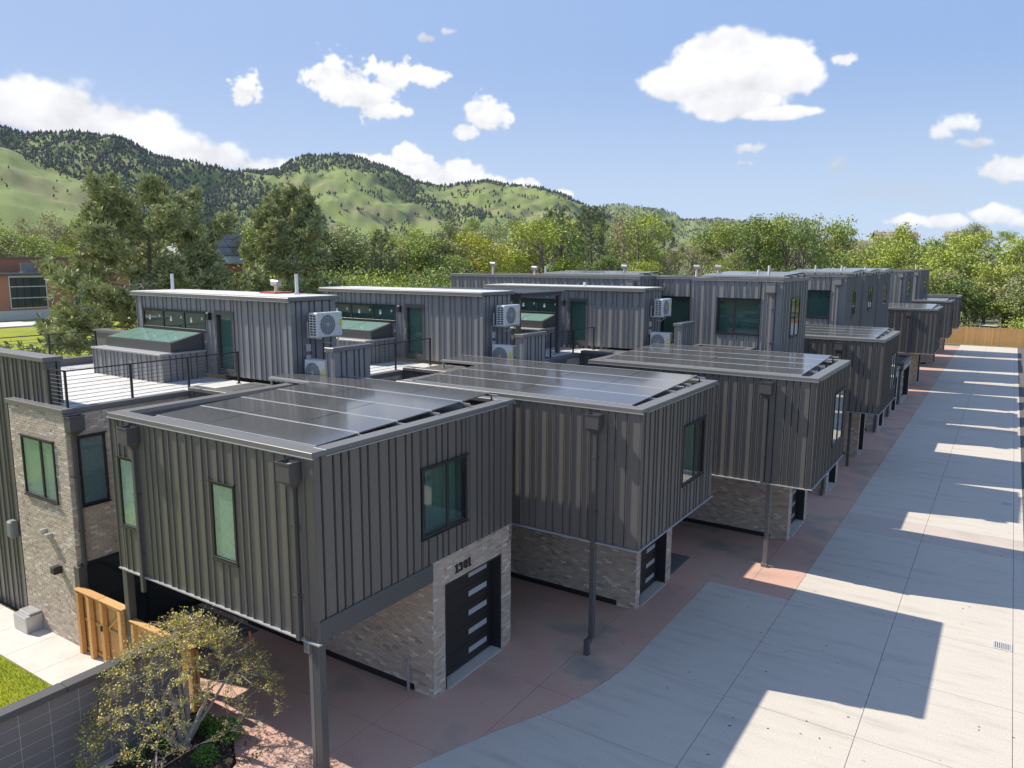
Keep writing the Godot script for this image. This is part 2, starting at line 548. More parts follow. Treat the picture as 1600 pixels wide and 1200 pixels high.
func bricked(to: Node, face: Transform3D, u0: float, u1: float, v0: float, v1: float, holes: Array, single := 0, seed_ := 1):
	var r := RandomNumberGenerator.new()
	r.seed = seed_
	var w := wall_slab(to, face, u0, u1, v0, v1, holes, M.mortar, -0.14, -0.012)
	var all := []
	var row := 0
	var y := v0
	while y < v1 - 0.02:
		var top := minf(y + 0.0595, v1)
		var u := u0 - (0.1 if row % 2 else 0.0)
		while u < u1:
			var a := maxf(u, u0); var b := minf(u + 0.193, u1)
			if b - a > 0.02:
				for q in cells(a, b, y, top, holes):
					all.append([q, (to.position + face * V(q[0], q[2], 0)).distance_to(EYE)])
			u += 0.203
		y += 0.0687
		row += 1
	if single > 0:
		all.sort_custom(func(p, s): return p[1] < s[1])
	var rest := MB.new()
	var kinds := []
	for i in all.size():
		var q: Array = all[i][0]
		var proud := r.randf_range(-0.003, 0.004)
		var tone := brick_color(r)
		if i < single and q[1] - q[0] > 0.19 and q[3] - q[2] > 0.055:
			var key := "brick%d" % (r.randi() % 14)
			if not shared.has(key):
				var b := MB.new()
				b.col = tone
				b.box(V(0, 0, -0.012), V(0.193, 0.0595, proud), 0.002)
				shared[key] = b.mesh()
			part(w, "brick", shared[key], M.brick, Transform3D(Basis.IDENTITY, V(q[0], q[2], 0)))
		else:
			rest.col = tone
			rest.box(V(q[0], q[2], -0.012), V(q[1], q[3], proud))
	if rest.v.size():
		part(w, "brickwork", rest.mesh(), M.brick).set_meta("kind", "stuff")


func window(to: Node, face: Transform3D, u0: float, u1: float, v0: float, v1: float, bars := [], behind := "room", deep := 0.5, called := "window"):
	var f := 0.055
	var b := MB.new()
	b.box(V(u0, v0, -0.13), V(u1, v0 + f, 0.035), 0.004)
	b.box(V(u0, v1 - f, -0.13), V(u1, v1, 0.035), 0.004)
	b.box(V(u0, v0 + f, -0.13), V(u0 + f, v1 - f, 0.034), 0.004)
	b.box(V(u1 - f, v0 + f, -0.13), V(u1, v1 - f, 0.034), 0.004)
	b.box(V(u0 - 0.03, v1 + 0.002, 0.0), V(u1 + 0.03, v1 + 0.022, 0.07))        # head flashing
	b.box(V(u0 - 0.02, v0 - 0.03, 0.0), V(u1 + 0.02, v0 - 0.002, 0.06))        # sill
	for k in bars:
		var u := lerpf(u0, u1, k)
		b.box(V(u - 0.04, v0 + f, -0.009), V(u + 0.04, v1 - f, 0.03), 0.004)
	var o := part(to, called, b.mesh(), M.black_metal, face)
	var e := [u0 + f]
	for k in bars:
		e.append(lerpf(u0, u1, k) - 0.04); e.append(lerpf(u0, u1, k) + 0.04)
	e.append(u1 - f)
	for i in range(0, e.size(), 2):
		part(o, "pane", boxes([[V(e[i], v0 + f, 0.004), V(e[i + 1], v1 - f, 0.009)]]), M.glass)
	if behind == "blind" or behind == "shade_blue":
		part(o, "blind", boxes([[V(u0 + f + 0.004, v0 + f + 0.004, -0.018), V(u1 - f - 0.004, v1 - f - 0.004, -0.012)]]), M[behind])
	var rb := MB.new()
	var n := -minf(deep, 0.45)
	rb.quad(V(u0, v0, n), V(u1, v0, n), V(u1, v1, n), V(u0, v1, n))
	rb.quad(V(u0, v0, -0.128), V(u0, v0, n), V(u0, v1, n), V(u0, v1, -0.128))
	rb.quad(V(u1, v0, n), V(u1, v0, -0.128), V(u1, v1, -0.128), V(u1, v1, n))
	rb.quad(V(u0, v0, -0.128), V(u1, v0, -0.128), V(u1, v0, n), V(u0, v0, n))
	rb.quad(V(u0, v1, n), V(u1, v1, n), V(u1, v1, -0.128), V(u0, v1, -0.128))
	part(o, "room", rb.mesh(), M.dark_room if called == "glazed_front" else M.room)
	if behind == "curtain":
		var cb := MB.new()
		var k := 26
		for i in k:
			var a := lerpf(u0 + (u1 - u0) * 0.3, u1, i / float(k)); var d := lerpf(u0 + (u1 - u0) * 0.3, u1, (i + 1) / float(k))
			cb.quad(V(a, v0, -0.3 + 0.03 * sin(i * 1.9)), V(d, v0, -0.3 + 0.03 * sin(i * 1.9 + 1.9)), V(d, v1, -0.3 + 0.03 * sin(i * 1.9 + 1.9)), V(a, v1, -0.3 + 0.03 * sin(i * 1.9)))
		part(o, "curtain", cb.mesh(), M.curtain)
	return o


func parapet(to: Node, x0: float, x1: float, z0: float, z1: float, top: float, roof_y: float, m := "dark_membrane", wide := 0.3):
	# the cap round a flat roof (z0 south, z1 north), its drip edge, the upstand inside and the membrane
	for s in [["s", x0, x1, z0, z0 - wide], ["n", x0, x1, z1 + wide, z1], ["w", x0, x0 + wide, z0 - wide, z1 + wide], ["e", x1 - wide, x1, z0 - wide, z1 + wide]]:
		var lo := V(s[1], top - 0.1, minf(s[3], s[4])); var hi := V(s[2], top, maxf(s[3], s[4]))
		var o := 0.035
		if s[0] == "s" or s[0] == "n":
			lo.x -= o; hi.x += o
		if s[0] == "s": hi.z += o
		if s[0] == "n": lo.z -= o
		if s[0] == "w": lo.x -= o
		if s[0] == "e": hi.x += o
		var c := part(to, "parapet_cap", boxes([[lo, hi]], 0.008), M.cap)
		var d := 0.016
		var dl := V(lo.x, top - 0.122, lo.z); var dh := V(hi.x, top - 0.102, hi.z)
		if s[0] == "s": dh.z += d; dl.z = dh.z - 0.055; dl.x -= d; dh.x += d
		elif s[0] == "n": dl.z -= d; dh.z = dl.z + 0.055; dl.x -= d; dh.x += d
		elif s[0] == "w": dl.x -= d; dh.x = dl.x + 0.055
		else: dh.x += d; dl.x = dh.x - 0.055
		part(c, "drip_edge", boxes([[dl, dh]]), M.pale_flashing)
	part(to, "roof_membrane", boxes([[V(x0 + 0.02, roof_y - 0.15, z1 + 0.02), V(x1 - 0.02, roof_y, z0 - 0.02)]]), M[m])
	var w := wide - 0.03
	part(to, "upstand", boxes([[V(x0 + 0.03, roof_y, z0 - w), V(x1 - 0.03, top - 0.1, z0 - 0.02)], [V(x0 + 0.03, roof_y, z1 + 0.02), V(x1 - 0.03, top - 0.1, z1 + w)], [V(x0 + 0.03, roof_y, z1 + w), V(x0 + w, top - 0.1, z0 - w)], [V(x1 - w, roof_y, z1 + w), V(x1 - 0.03, top - 0.1, z0 - w)]]), M.dark_membrane)


func downspout(to: Node, face: Transform3D, u: float, top: float, low: float, shoe := false, m := "dark_steel"):
	var b := MB.new()
	b.box(V(u - 0.05, low, 0.03), V(u + 0.05, top - 0.5, 0.115), 0.01)
	var y := low + 0.9
	while y < top - 0.8:
		b.box(V(u - 0.07, y, 0.0), V(u + 0.07, y + 0.03, 0.122))                    # straps
		y += 1.4
	if shoe:                                                                        # kicks out at the foot
		b.box(V(u - 0.05, low - 0.12, 0.03), V(u + 0.05, low - 0.005, 0.34), 0.01)
		b.box(V(u - 0.05, 0.02, 0.24), V(u + 0.05, low - 0.125, 0.34), 0.01)
	var o := part(to, "downspout", b.mesh(), M[m], face)
	var h := MB.new()
	var w := 0.18; var d := 0.3
	h.box(V(u - w, top - 0.36, 0.02), V(u - w + 0.012, top, d)); h.box(V(u + w - 0.012, top - 0.36, 0.02), V(u + w, top, d))
	h.box(V(u - w + 0.012, top - 0.36, d - 0.012), V(u + w - 0.012, top, d)); h.box(V(u - w + 0.012, top - 0.36, 0.02), V(u + w - 0.012, top, 0.032))
	for e in [[V(u - w - 0.014, top - 0.02, 0.02), V(u - w - 0.001, top + 0.005, d + 0.012)], [V(u + w + 0.001, top - 0.02, 0.02), V(u + w + 0.014, top + 0.005, d + 0.012)], [V(u - w, top - 0.02, d + 0.001), V(u + w, top + 0.005, d + 0.014)]]:
		h.box(e[0], e[1])
	var q := [V(u - w, top - 0.36, d), V(u + w, top - 0.36, d), V(u + w, top - 0.36, 0.02), V(u - w, top - 0.36, 0.02)]
	var p := [V(u - 0.055, top - 0.52, 0.12), V(u + 0.055, top - 0.52, 0.12), V(u + 0.055, top - 0.52, 0.02), V(u - 0.055, top - 0.52, 0.02)]
	for i in 4:
		var j := (i + 1) % 4
		h.quad(p[i], p[j], q[j], q[i])
	h.quad(p[0], p[1], p[2], p[3])
	part(o, "conductor_head", h.mesh(), M[m])
	part(o, "screen", boxes([[V(u - w + 0.013, top - 0.09, 0.033), V(u + w - 0.013, top - 0.07, d - 0.013)]]), M.pale_flashing)


func garage(to: Node, face: Transform3D, u0: float, u1: float, top: float, lites := 5):
	# sectional door set back in its opening, a strip of frosted lites one above another
	var o := part(to, "garage_door", boxes([[V(u0, 0.02, -0.36), V(u1, top, -0.33)], [V(u0, 0.0, -0.33), V(u0 + 0.05, top, 0.0)], [V(u1 - 0.05, 0.0, -0.33), V(u1, top, 0.0)], [V(u0 + 0.05, top - 0.05, -0.33), V(u1 - 0.05, top, 0.0)]]), M.black_metal, face)
	var h := (top - 0.1) / lites
	var l0 := lerpf(u0, u1, 0.56); var l1 := lerpf(u0, u1, 0.9)
	for i in lites:
		var y := 0.05 + i * h
		var sec := MB.new()
		for q in cells(u0 + 0.055, u1 - 0.055, y, y + h - 0.006, [[l0, l1, y + h * 0.36, y + h * 0.66]]):
			sec.box(V(q[0], q[2], -0.33), V(q[1], q[3], -0.29))
		part(o, "door_section", sec.mesh(), M.garage_dark)
		part(o, "lite", boxes([[V(l0, y + h * 0.36, -0.33), V(l1, y + h * 0.66, -0.3)]]), M.frosted)
	part(to, "threshold", boxes([[V(u0 + 0.051, -0.02, -0.285), V(u1 - 0.051, 0.025, 0.06)]]), M.concrete, face)


func railing(called: String, label: String, pts: Array, y0: float, every := 1.7):
	var o := thing(called, label, "railing", V(pts[0].x, y0, pts[0].y), "cable railings of the roof terraces")
	var base := V(pts[0].x, y0, pts[0].y)
	for i in pts.size() - 1:
		var a := V(pts[i].x, y0, pts[i].y) - base; var b := V(pts[i + 1].x, y0, pts[i + 1].y) - base
		var k := maxi(1, roundi(a.distance_to(b) / every))
		var side := (b - a).normalized() * 0.025
		for j in k + (1 if i == pts.size() - 2 else 0):
			var p := a.lerp(b, j / float(k))
			part(o, "post", boxes([[V(-0.025, -0.05, -0.025), V(0.025, 0.9, 0.025)], [V(-0.06, -0.05, -0.06), V(0.06, -0.035, 0.06)]]), M.black_metal, Transform3D(Basis.IDENTITY, p))
		var t := MB.new()
		var across := V(side.z, 0, side.x)
		t.box((a - side - across).min(b + side + across) + V(0, 0.9, 0), (a - side - across).max(b + side + across) + V(0, 0.93, 0))
		part(o, "top_rail", t.mesh(), M.black_metal)
		for j in 8:
			var c := MB.new()
			var y := 0.08 + j * 0.1
			c.tube(a + V(0, y, 0), b + V(0, y, 0), 0.0075, 0.0075, 4)
			part(o, "cable", c.mesh(), M.dark_steel)
	return o


func fan_disc(b: MB, o: Vector3, out: Vector3, r: float):
	var x := V(0, 1, 0); var y := out.cross(x)
	for k in 4:
		var q := r * (k + 1) / 4.0
		for i in 24:
			var a0 := TAU * i / 24; var a1 := TAU * (i + 1) / 24
			b.tube(o + (x * cos(a0) + y * sin(a0)) * q, o + (x * cos(a1) + y * sin(a1)) * q, 0.004, 0.004, 3)
	for i in 14:
		var a := TAU * i / 14
		b.tube(o + (x * cos(a) + y * sin(a)) * r * 0.12, o + (x * cos(a + 0.35) + y * sin(a + 0.35)) * r, 0.0045, 0.0045, 3)


func condenser(called: String, label: String, at: Vector3, turn: float, wide: float, high: float, deep: float, hung: bool):
	# fan toward local +z, louvred end toward local -x
	var o := thing(called, label, "air conditioner", at, "heat pump units on the roofs")
	o.rotation.y = turn
	var b := MB.new()
	b.box(V(-wide / 2, 0.06, -deep / 2), V(wide / 2, 0.06 + high, deep / 2), 0.02)
	part(o, "casing", b.mesh(), M.white_paint)
	b = MB.new()
	var fx := -wide * 0.1
	var r := high * 0.41
	var cy := 0.06 + high / 2
	for i in 28:
		var a0 := TAU * i / 28; var a1 := TAU * (i + 1) / 28
		b.tri(V(fx, cy, deep / 2 + 0.003), V(fx + cos(a0) * r, cy + sin(a0) * r, deep / 2 + 0.003), V(fx + cos(a1) * r, cy + sin(a1) * r, deep / 2 + 0.003))
	var dark := part(o, "fan_opening", b.mesh(), M.grille)
	b = MB.new()
	fan_disc(b, V(fx, cy, deep / 2 + 0.014), V(0, 0, 1), r)
	part(dark, "fan_guard", b.mesh(), M.white_paint)
	b = MB.new()
	b.tube(V(fx, cy, deep / 2 + 0.004), V(fx, cy, deep / 2 + 0.022), r * 0.14, r * 0.12, 12, true)
	part(dark, "fan_hub", b.mesh(), M.off_white)
	for i in 2:
		for j in 8:
			part(o, "louvre", boxes([[V(-wide / 2 - 0.006, 0.06 + high * (0.08 + 0.108 * j), -deep * 0.34 + i * deep * 0.38), V(-wide / 2 - 0.001, 0.06 + high * (0.145 + 0.108 * j), -deep * 0.06 + i * deep * 0.38)]]), M.black_metal)
	part(o, "energy_label", boxes([[V(wide * 0.36, 0.06 + high * 0.42, deep / 2 + 0.001), V(wide * 0.46, 0.06 + high * 0.7, deep / 2 + 0.004)]]), M.yellow_label)
	if hung:
		part(o, "bracket", boxes([[V(-wide * 0.4, 0.02, -deep / 2 - 0.2), V(-wide * 0.4 + 0.04, 0.058, deep / 2 + 0.03)], [V(-wide * 0.4, 0.061, -deep / 2 - 0.2), V(-wide * 0.4 + 0.04, 0.5, -deep / 2 - 0.16)]]), M.off_white)
		part(o, "bracket", boxes([[V(wide * 0.4 - 0.04, 0.02, -deep / 2 - 0.2), V(wide * 0.4, 0.058, deep / 2 + 0.03)], [V(wide * 0.4 - 0.04, 0.061, -deep / 2 - 0.2), V(wide * 0.4, 0.5, -deep / 2 - 0.16)]]), M.off_white)
	else:
		part(o, "foot", boxes([[V(-wide * 0.36, 0.0, -deep / 2 - 0.02), V(-wide * 0.28, 0.058, deep / 2 + 0.03)], [V(wide * 0.28, 0.0, -deep / 2 - 0.02), V(wide * 0.36, 0.058, deep / 2 + 0.03)]]), M.off_white)
	b = MB.new()
	var p := [V(wide / 2, 0.22, 0), V(wide / 2 + 0.09, 0.2, -0.02), V(wide / 2 + 0.1, -0.05, -0.1), V(wide / 2 - 0.05, -0.2, -deep / 2 - 0.1), V(wide / 2 - 0.3, -0.16, -deep / 2 - 0.17)]
	if not hung:
		p = [V(wide / 2, 0.4, 0), V(wide / 2 + 0.1, 0.42, 0), V(wide / 2 + 0.14, 0.25, 0.04), V(wide / 2 + 0.12, 0.02, 0.0)]
	for i in p.size() - 1:
		b.tube(p[i], p[i + 1], 0.018, 0.018, 6)
	part(o, "line_set", b.mesh(), M.off_white if hung else M.black_metal)
	return o


func solar(label: String, x0: float, z0: float, cols: Array, y: float, pw := 1.72, pd := 1.134):
	# cols: for each row (southmost first) the first and one past the last column
	var o := thing("solar_array", label, "solar panels", V(x0, y, z0), "solar arrays on the flat roofs")
	o.rotation.x = 0.036
	var gap := 0.022
	for k in ["solar_frame", "solar_cells"]:
		if not shared.has(k + str(pw)):
			var b := MB.new()
			if k == "solar_frame":
				b.box(V(0, 0, -0.016), V(pw, 0.036, 0)); b.box(V(0, 0, -pd), V(pw, 0.036, -pd + 0.016))
			else:
				b.box(V(0.0, 0.006, -pd + 0.016), V(pw, 0.033, -0.016))
			shared[k + str(pw)] = b.mesh()
	var r := RandomNumberGenerator.new()
	r.seed = int(absf(z0) * 10)
	for j in cols.size():
		for i in range(cols[j][0], cols[j][1]):
			var tilt := Basis.from_euler(V(r.randf_range(-0.004, 0.004), 0, r.randf_range(-0.003, 0.003)))
			var p := part(o, "solar_panel", shared["solar_frame" + str(pw)], M.solar_frame, Transform3D(tilt, V(i * (pw + 0.012), 0, -j * (pd + gap))))
			part(p, "cells", shared["solar_cells" + str(pw)], M.solar_cell)
	for j in cols.size() + 1:
		var c: Array = cols[mini(j, cols.size() - 1)]
		var z := -j * (pd + gap) + gap / 2
		part(o, "rail", boxes([[V(c[0] * pw - 0.08, -0.06, z - 0.03), V(c[1] * (pw + 0.012) + 0.22, -0.005, z + 0.01)]]), M.alu)
		for i in range(c[0], c[1] + 1):
			var b := MB.new()
			b.tube(V(i * (pw + 0.01) + 0.06, -0.26, z), V(i * (pw + 0.01) + 0.06, -0.06, z), 0.05, 0.016, 8)
			b.box(V(i * (pw + 0.01), -0.275, z - 0.07), V(i * (pw + 0.01) + 0.12, -0.26, z + 0.07))
			part(o, "standoff", b.mesh(), M.alu if i < c[1] else M.dark_steel)
	return o
# ---------------------------------------------------------------- the town houses
func upper_box(h: Node, o: Vector3, xw: float, xe: float, zs: float, zn: float, low: float, east_low: float, top: float, south_holes: Array, east_holes: Array, phase: int, roof_y := 6.32, look := "bronze_siding"):
	# o is where the house stands; everything here is in the house's own coordinates
	sided(h, south(xw - o.x, zs - o.z), 0, xe - xw, low, top - 0.1, south_holes, look, phase)
	sided(h, east(xe - o.x, zs - o.z), 0, zs - zn, east_low, top - 0.1, east_holes, look, phase + 3)
	wall_slab(h, north(xe - o.x, zn - o.z), 0, xe - xw, low, top - 0.1, [], M.bronze_siding, -0.14, 0.0)
	wall_slab(h, west(xw - o.x, zn - o.z), 0, zs - zn, low, top - 0.1, [], M.bronze_siding, -0.14, 0.0)
	part(h, "corner_trim", boxes([[V(xe - o.x - 0.02, low, zs - o.z - 0.02), V(xe - o.x + 0.012, top - 0.1, zs - o.z + 0.012)]]), M[look])
	parapet(h, xw - o.x, xe - o.x, zs - o.z, zn - o.z, top, roof_y, "white_membrane")
	part(h, "soffit", boxes([[V(xw - o.x + 0.01, low + 0.02, zn - o.z + 0.01), V(xe - o.x - (0.02 if east_low == low else 0.2), low + 0.14, zs - o.z - 0.02)]]), M.bronze_wall)
	part(h, "base_flashing", boxes([[V(xw - o.x, low - 0.03, zs - o.z - 0.03), V(xe - o.x + 0.06, low - 0.002, zs - o.z + 0.065)]]), M.pale_flashing)
	if east_low == low:
		part(h, "base_flashing", boxes([[V(xe - o.x - 0.03, low - 0.03, zn - o.z), V(xe - o.x + 0.06, low - 0.002, zs - o.z - 0.032)]]), M.pale_flashing)


func garage_block(h: Node, o: Vector3, xw: float, gx: float, gs: float, gn: float, top: float, d0: float, d1: float, door_top: float, single: int, seed_: int, lites := 5):
	bricked(h, south(xw - o.x, gs - o.z), 0, gx - xw, 0.0, top, [], single, seed_)
	bricked(h, east(gx - o.x, gs - o.z), 0, gs - gn, 0.0, top, [[d0, d1, -0.1, door_top]], single / 2, seed_ + 1)
	wall_slab(h, north(gx - o.x, gn - o.z), 0, gx - xw, 0, top, [], M.mortar, -0.14, 0.0)
	garage(h, east(gx - o.x, gs - o.z), d0, d1, door_top, lites)
	part(h, "plinth", boxes([[V(xw - o.x, -0.1, gs - o.z - 0.1), V(gx - o.x - 0.6, 0.16, gs - o.z + 0.006)]]), M.black_metal)


func glazing(h: Node, face: Transform3D, u0: float, u1: float, v0: float, v1: float, bays: int):
	var bars := []
	for i in range(1, bays):
		bars.append(i / float(bays))
	window(h, face, u0, u1, v0, v1, bars, "room", 0.8, "glazed_front")


func penthouse(h: Node, door_x := 4.31):
	# stair head on the roof terrace; in coordinates where its south-west corner is the origin, standing on the terrace
	var w := 7.85; var d := 1.78; var top := 2.43
	var hole := [[0.38, 3.86, 1.36, 1.98], [door_x, door_x + 0.95, 0.0, 2.06]]
	sided(h, south(0, 0), 0, w, 0.02, top, hole, "grey_siding", 2)
	sided(h, east(w, 0), 0, d, 0.02, top, [], "grey_siding", 5)
	wall_slab(h, west(0, -d), 0, d, 0.02, top, [], M.grey_siding, -0.14, 0.0)
	wall_slab(h, north(w, -d), 0, w, 0.02, top, [], M.grey_siding, -0.14, 0.0)
	part(h, "corner_trim", boxes([[V(w - 0.1, 0.02, -0.01), V(w + 0.02, top, 0.02)]]), M.grey_siding)
	var r := MB.new()
	r.box(V(-0.1, top + 0.02, -d - 0.1), V(w + 0.1, top + 0.13, 0.16), 0.01)
	var roof := part(h, "penthouse_roof", r.mesh(), M.cap)
	part(roof, "roof_membrane", boxes([[V(-0.05, top + 0.132, -d - 0.05), V(w + 0.05, top + 0.15, 0.12)]]), M.white_membrane)
	part(roof, "drip_edge", boxes([[V(-0.12, top, 0.13), V(w + 0.12, top + 0.018, 0.18)]]), M.pale_flashing)
	part(roof, "soffit", boxes([[V(-0.08, top + 0.003, 0.02), V(w + 0.08, top + 0.019, 0.125)]]), M.bronze_wall)
	var win: Node = window(h, south(0, 0), 0.38, 3.86, 1.36, 1.98, [0.333, 0.667], "room", 0.3)
	for k in 3:
		for e in [[0.28, 0.2, 0.1, 0.16], [0.86, 0.3, 0.07, 0.09]]:              # makers' stickers still on the panes
			var u: float = 0.42 + k * 1.16 + e[0] + 0.05 * (k % 2)
			part(win, "sticker", boxes([[V(u, 1.42 + e[1], 0.0095), V(u + e[2], 1.42 + e[1] + e[3], 0.0105)]]), M.off_white)
	var dr := part(h, "terrace_door", boxes([[V(door_x, 0.02, -0.12), V(door_x + 0.1, 2.06, 0.03)], [V(door_x + 0.85, 0.02, -0.12), V(door_x + 0.95, 2.06, 0.03)], [V(door_x + 0.1, 1.93, -0.12), V(door_x + 0.85, 2.06, 0.03)], [V(door_x + 0.1, 0.02, -0.12), V(door_x + 0.85, 0.22, 0.0)]]), M.dark_steel)
	part(dr, "pane", boxes([[V(door_x + 0.1, 0.22, -0.06), V(door_x + 0.85, 1.93, -0.054)]]), M.glass)
	part(dr, "inner_wall", boxes([[V(door_x + 0.01, 0.03, -0.16), V(door_x + 0.94, 2.05, -0.13)]]), M.curtain)
	part(dr, "handle", boxes([[V(door_x + 0.05, 0.95, 0.032), V(door_x + 0.08, 1.15, 0.075)]]), M.alu)
	part(h, "door_lamp", boxes([[V(door_x - 0.3, 1.75, 0.0), V(door_x - 0.17, 1.98, 0.13)]], 0.01), M.black_metal)
	# wall boxes for the cooling lines on the east face
	part(h, "disconnect_box", boxes([[V(w + 0.04, 0.95, -0.62), V(w + 0.12, 1.17, -0.48)], [V(w + 0.04, 0.62, -0.62), V(w + 0.12, 0.84, -0.48)]], 0.006), M.off_white)


func bulkhead(h: Node, at: Vector3, w: float, d: float):
	# low siding-clad curb with a sloping glass rooflight, south of the stair head
	var f := south(at.x, at.z)
	sided(h, f, 0, w, at.y, at.y + 0.83, [], "grey_siding", 1)
	sided(h, east(at.x + w, at.z), 0, d, at.y, at.y + 0.83, [], "grey_siding", 4)
	wall_slab(h, west(at.x, at.z - d), 0, d, at.y, at.y + 0.83, [], M.grey_siding, -0.14, 0.0)
	part(h, "curb_cap", boxes([[V(at.x - 0.04, at.y + 0.832, at.z - d), V(at.x + w + 0.04, at.y + 0.89, at.z + 0.06)]], 0.006), M.pale_flashing)
	var x0 := at.x + 0.12; var x1 := at.x + w - 0.1; var z0 := at.z - 0.4; var z1 := at.z - d + 0.05
	var y0 := at.y + 0.892; var ya := at.y + 1.2; var yb := at.y + 1.42
	var b := MB.new()
	var t := 0.07
	for s in [[x0, x1, z0, z0 - t, ya, ya], [x0, x1, z1 + t, z1, yb, yb]]:
		b.box(V(s[0], y0, s[3]), V(s[1], s[4], s[2]))
	for x in [x0, x1 - t]:
		var p := [V(x, y0, z0 - t), V(x + t, y0, z0 - t), V(x + t, y0, z1 + t), V(x, y0, z1 + t), V(x, ya, z0 - t), V(x + t, ya, z0 - t), V(x + t, yb, z1 + t), V(x, yb, z1 + t)]
		b.quad(p[4], p[5], p[6], p[7]); b.quad(p[1], p[2], p[6], p[5]); b.quad(p[3], p[0], p[4], p[7])
	var o := part(h, "rooflight", b.mesh(), M.dark_steel)
	b = MB.new()
	for i in 3:
		var a := lerpf(x0 + t, x1 - t, i / 3.0) + 0.012; var c := lerpf(x0 + t, x1 - t, (i + 1) / 3.0) - 0.012
		var g := MB.new()
		var q := [V(a, ya - 0.03, z0 - 0.03), V(c, ya - 0.03, z0 - 0.03), V(c, yb - 0.03, z1 + 0.03), V(a, yb - 0.03, z1 + 0.03)]
		g.quad(q[0] + V(0, 0.04, 0), q[1] + V(0, 0.04, 0), q[2] + V(0, 0.04, 0), q[3] + V(0, 0.04, 0))
		part(o, "pane", g.mesh(), M.skylight_glass)
	part(o, "light_well", boxes([[V(x0 + t, y0 - 0.02, z1 + t), V(x1 - t, y0, z0 - t)]]), M.blind)


func vent_pipe(label: String, at: Vector3, h: float, kind := 0):
	var o := thing("vent_pipe", label, "vent pipe", at, "vent pipes on the roofs")
	var b := MB.new()
	b.tube(V(0, -0.02, 0), V(0, h, 0), 0.055, 0.055, 10, true)
	part(o, "pipe", b.mesh(), M.pvc)
	b = MB.new()
	if kind == 1:                                                # cowl on a flashed square base
		b.tube(V(0.16, h - 0.02, 0), V(-0.14, h, 0), 0.11, 0.11, 10, true)
		part(o, "cowl", b.mesh(), M.alu)
		part(o, "flashing", boxes([[V(-0.36, -0.03, -0.36), V(0.36, 0.07, 0.36)]]), M.red_flash)
	else:
		b.tube(V(0, -0.02, 0), V(0, 0.1, 0), 0.16, 0.062, 10, true)
		part(o, "flashing", b.mesh(), M.pvc)


func screen_wall(h: Node, at: Vector3, len: float):
	# low clad wall that hides the units; at is its south-east foot
	var t := 0.26
	sided(h, east(at.x, at.z), 0, len, at.y, at.y + 1.12, [], "grey_siding", 2)
	sided(h, south(at.x - t, at.z), 0, t, at.y, at.y + 1.12, [], "grey_siding", 0)
	wall_slab(h, west(at.x - t, at.z - len), 0, len, at.y, at.y + 1.12, [], M.grey_siding, -0.08, 0.0)
	part(h, "screen_cap", boxes([[V(at.x - t - 0.05, at.y + 1.122, at.z - len - 0.05), V(at.x + 0.05, at.y + 1.24, at.z + 0.05)]], 0.008), M.cap)


const SHIFT := [Vector3.ZERO, Vector3(2.17, 0, -6.58), Vector3(4.8, 0, -14.4)]

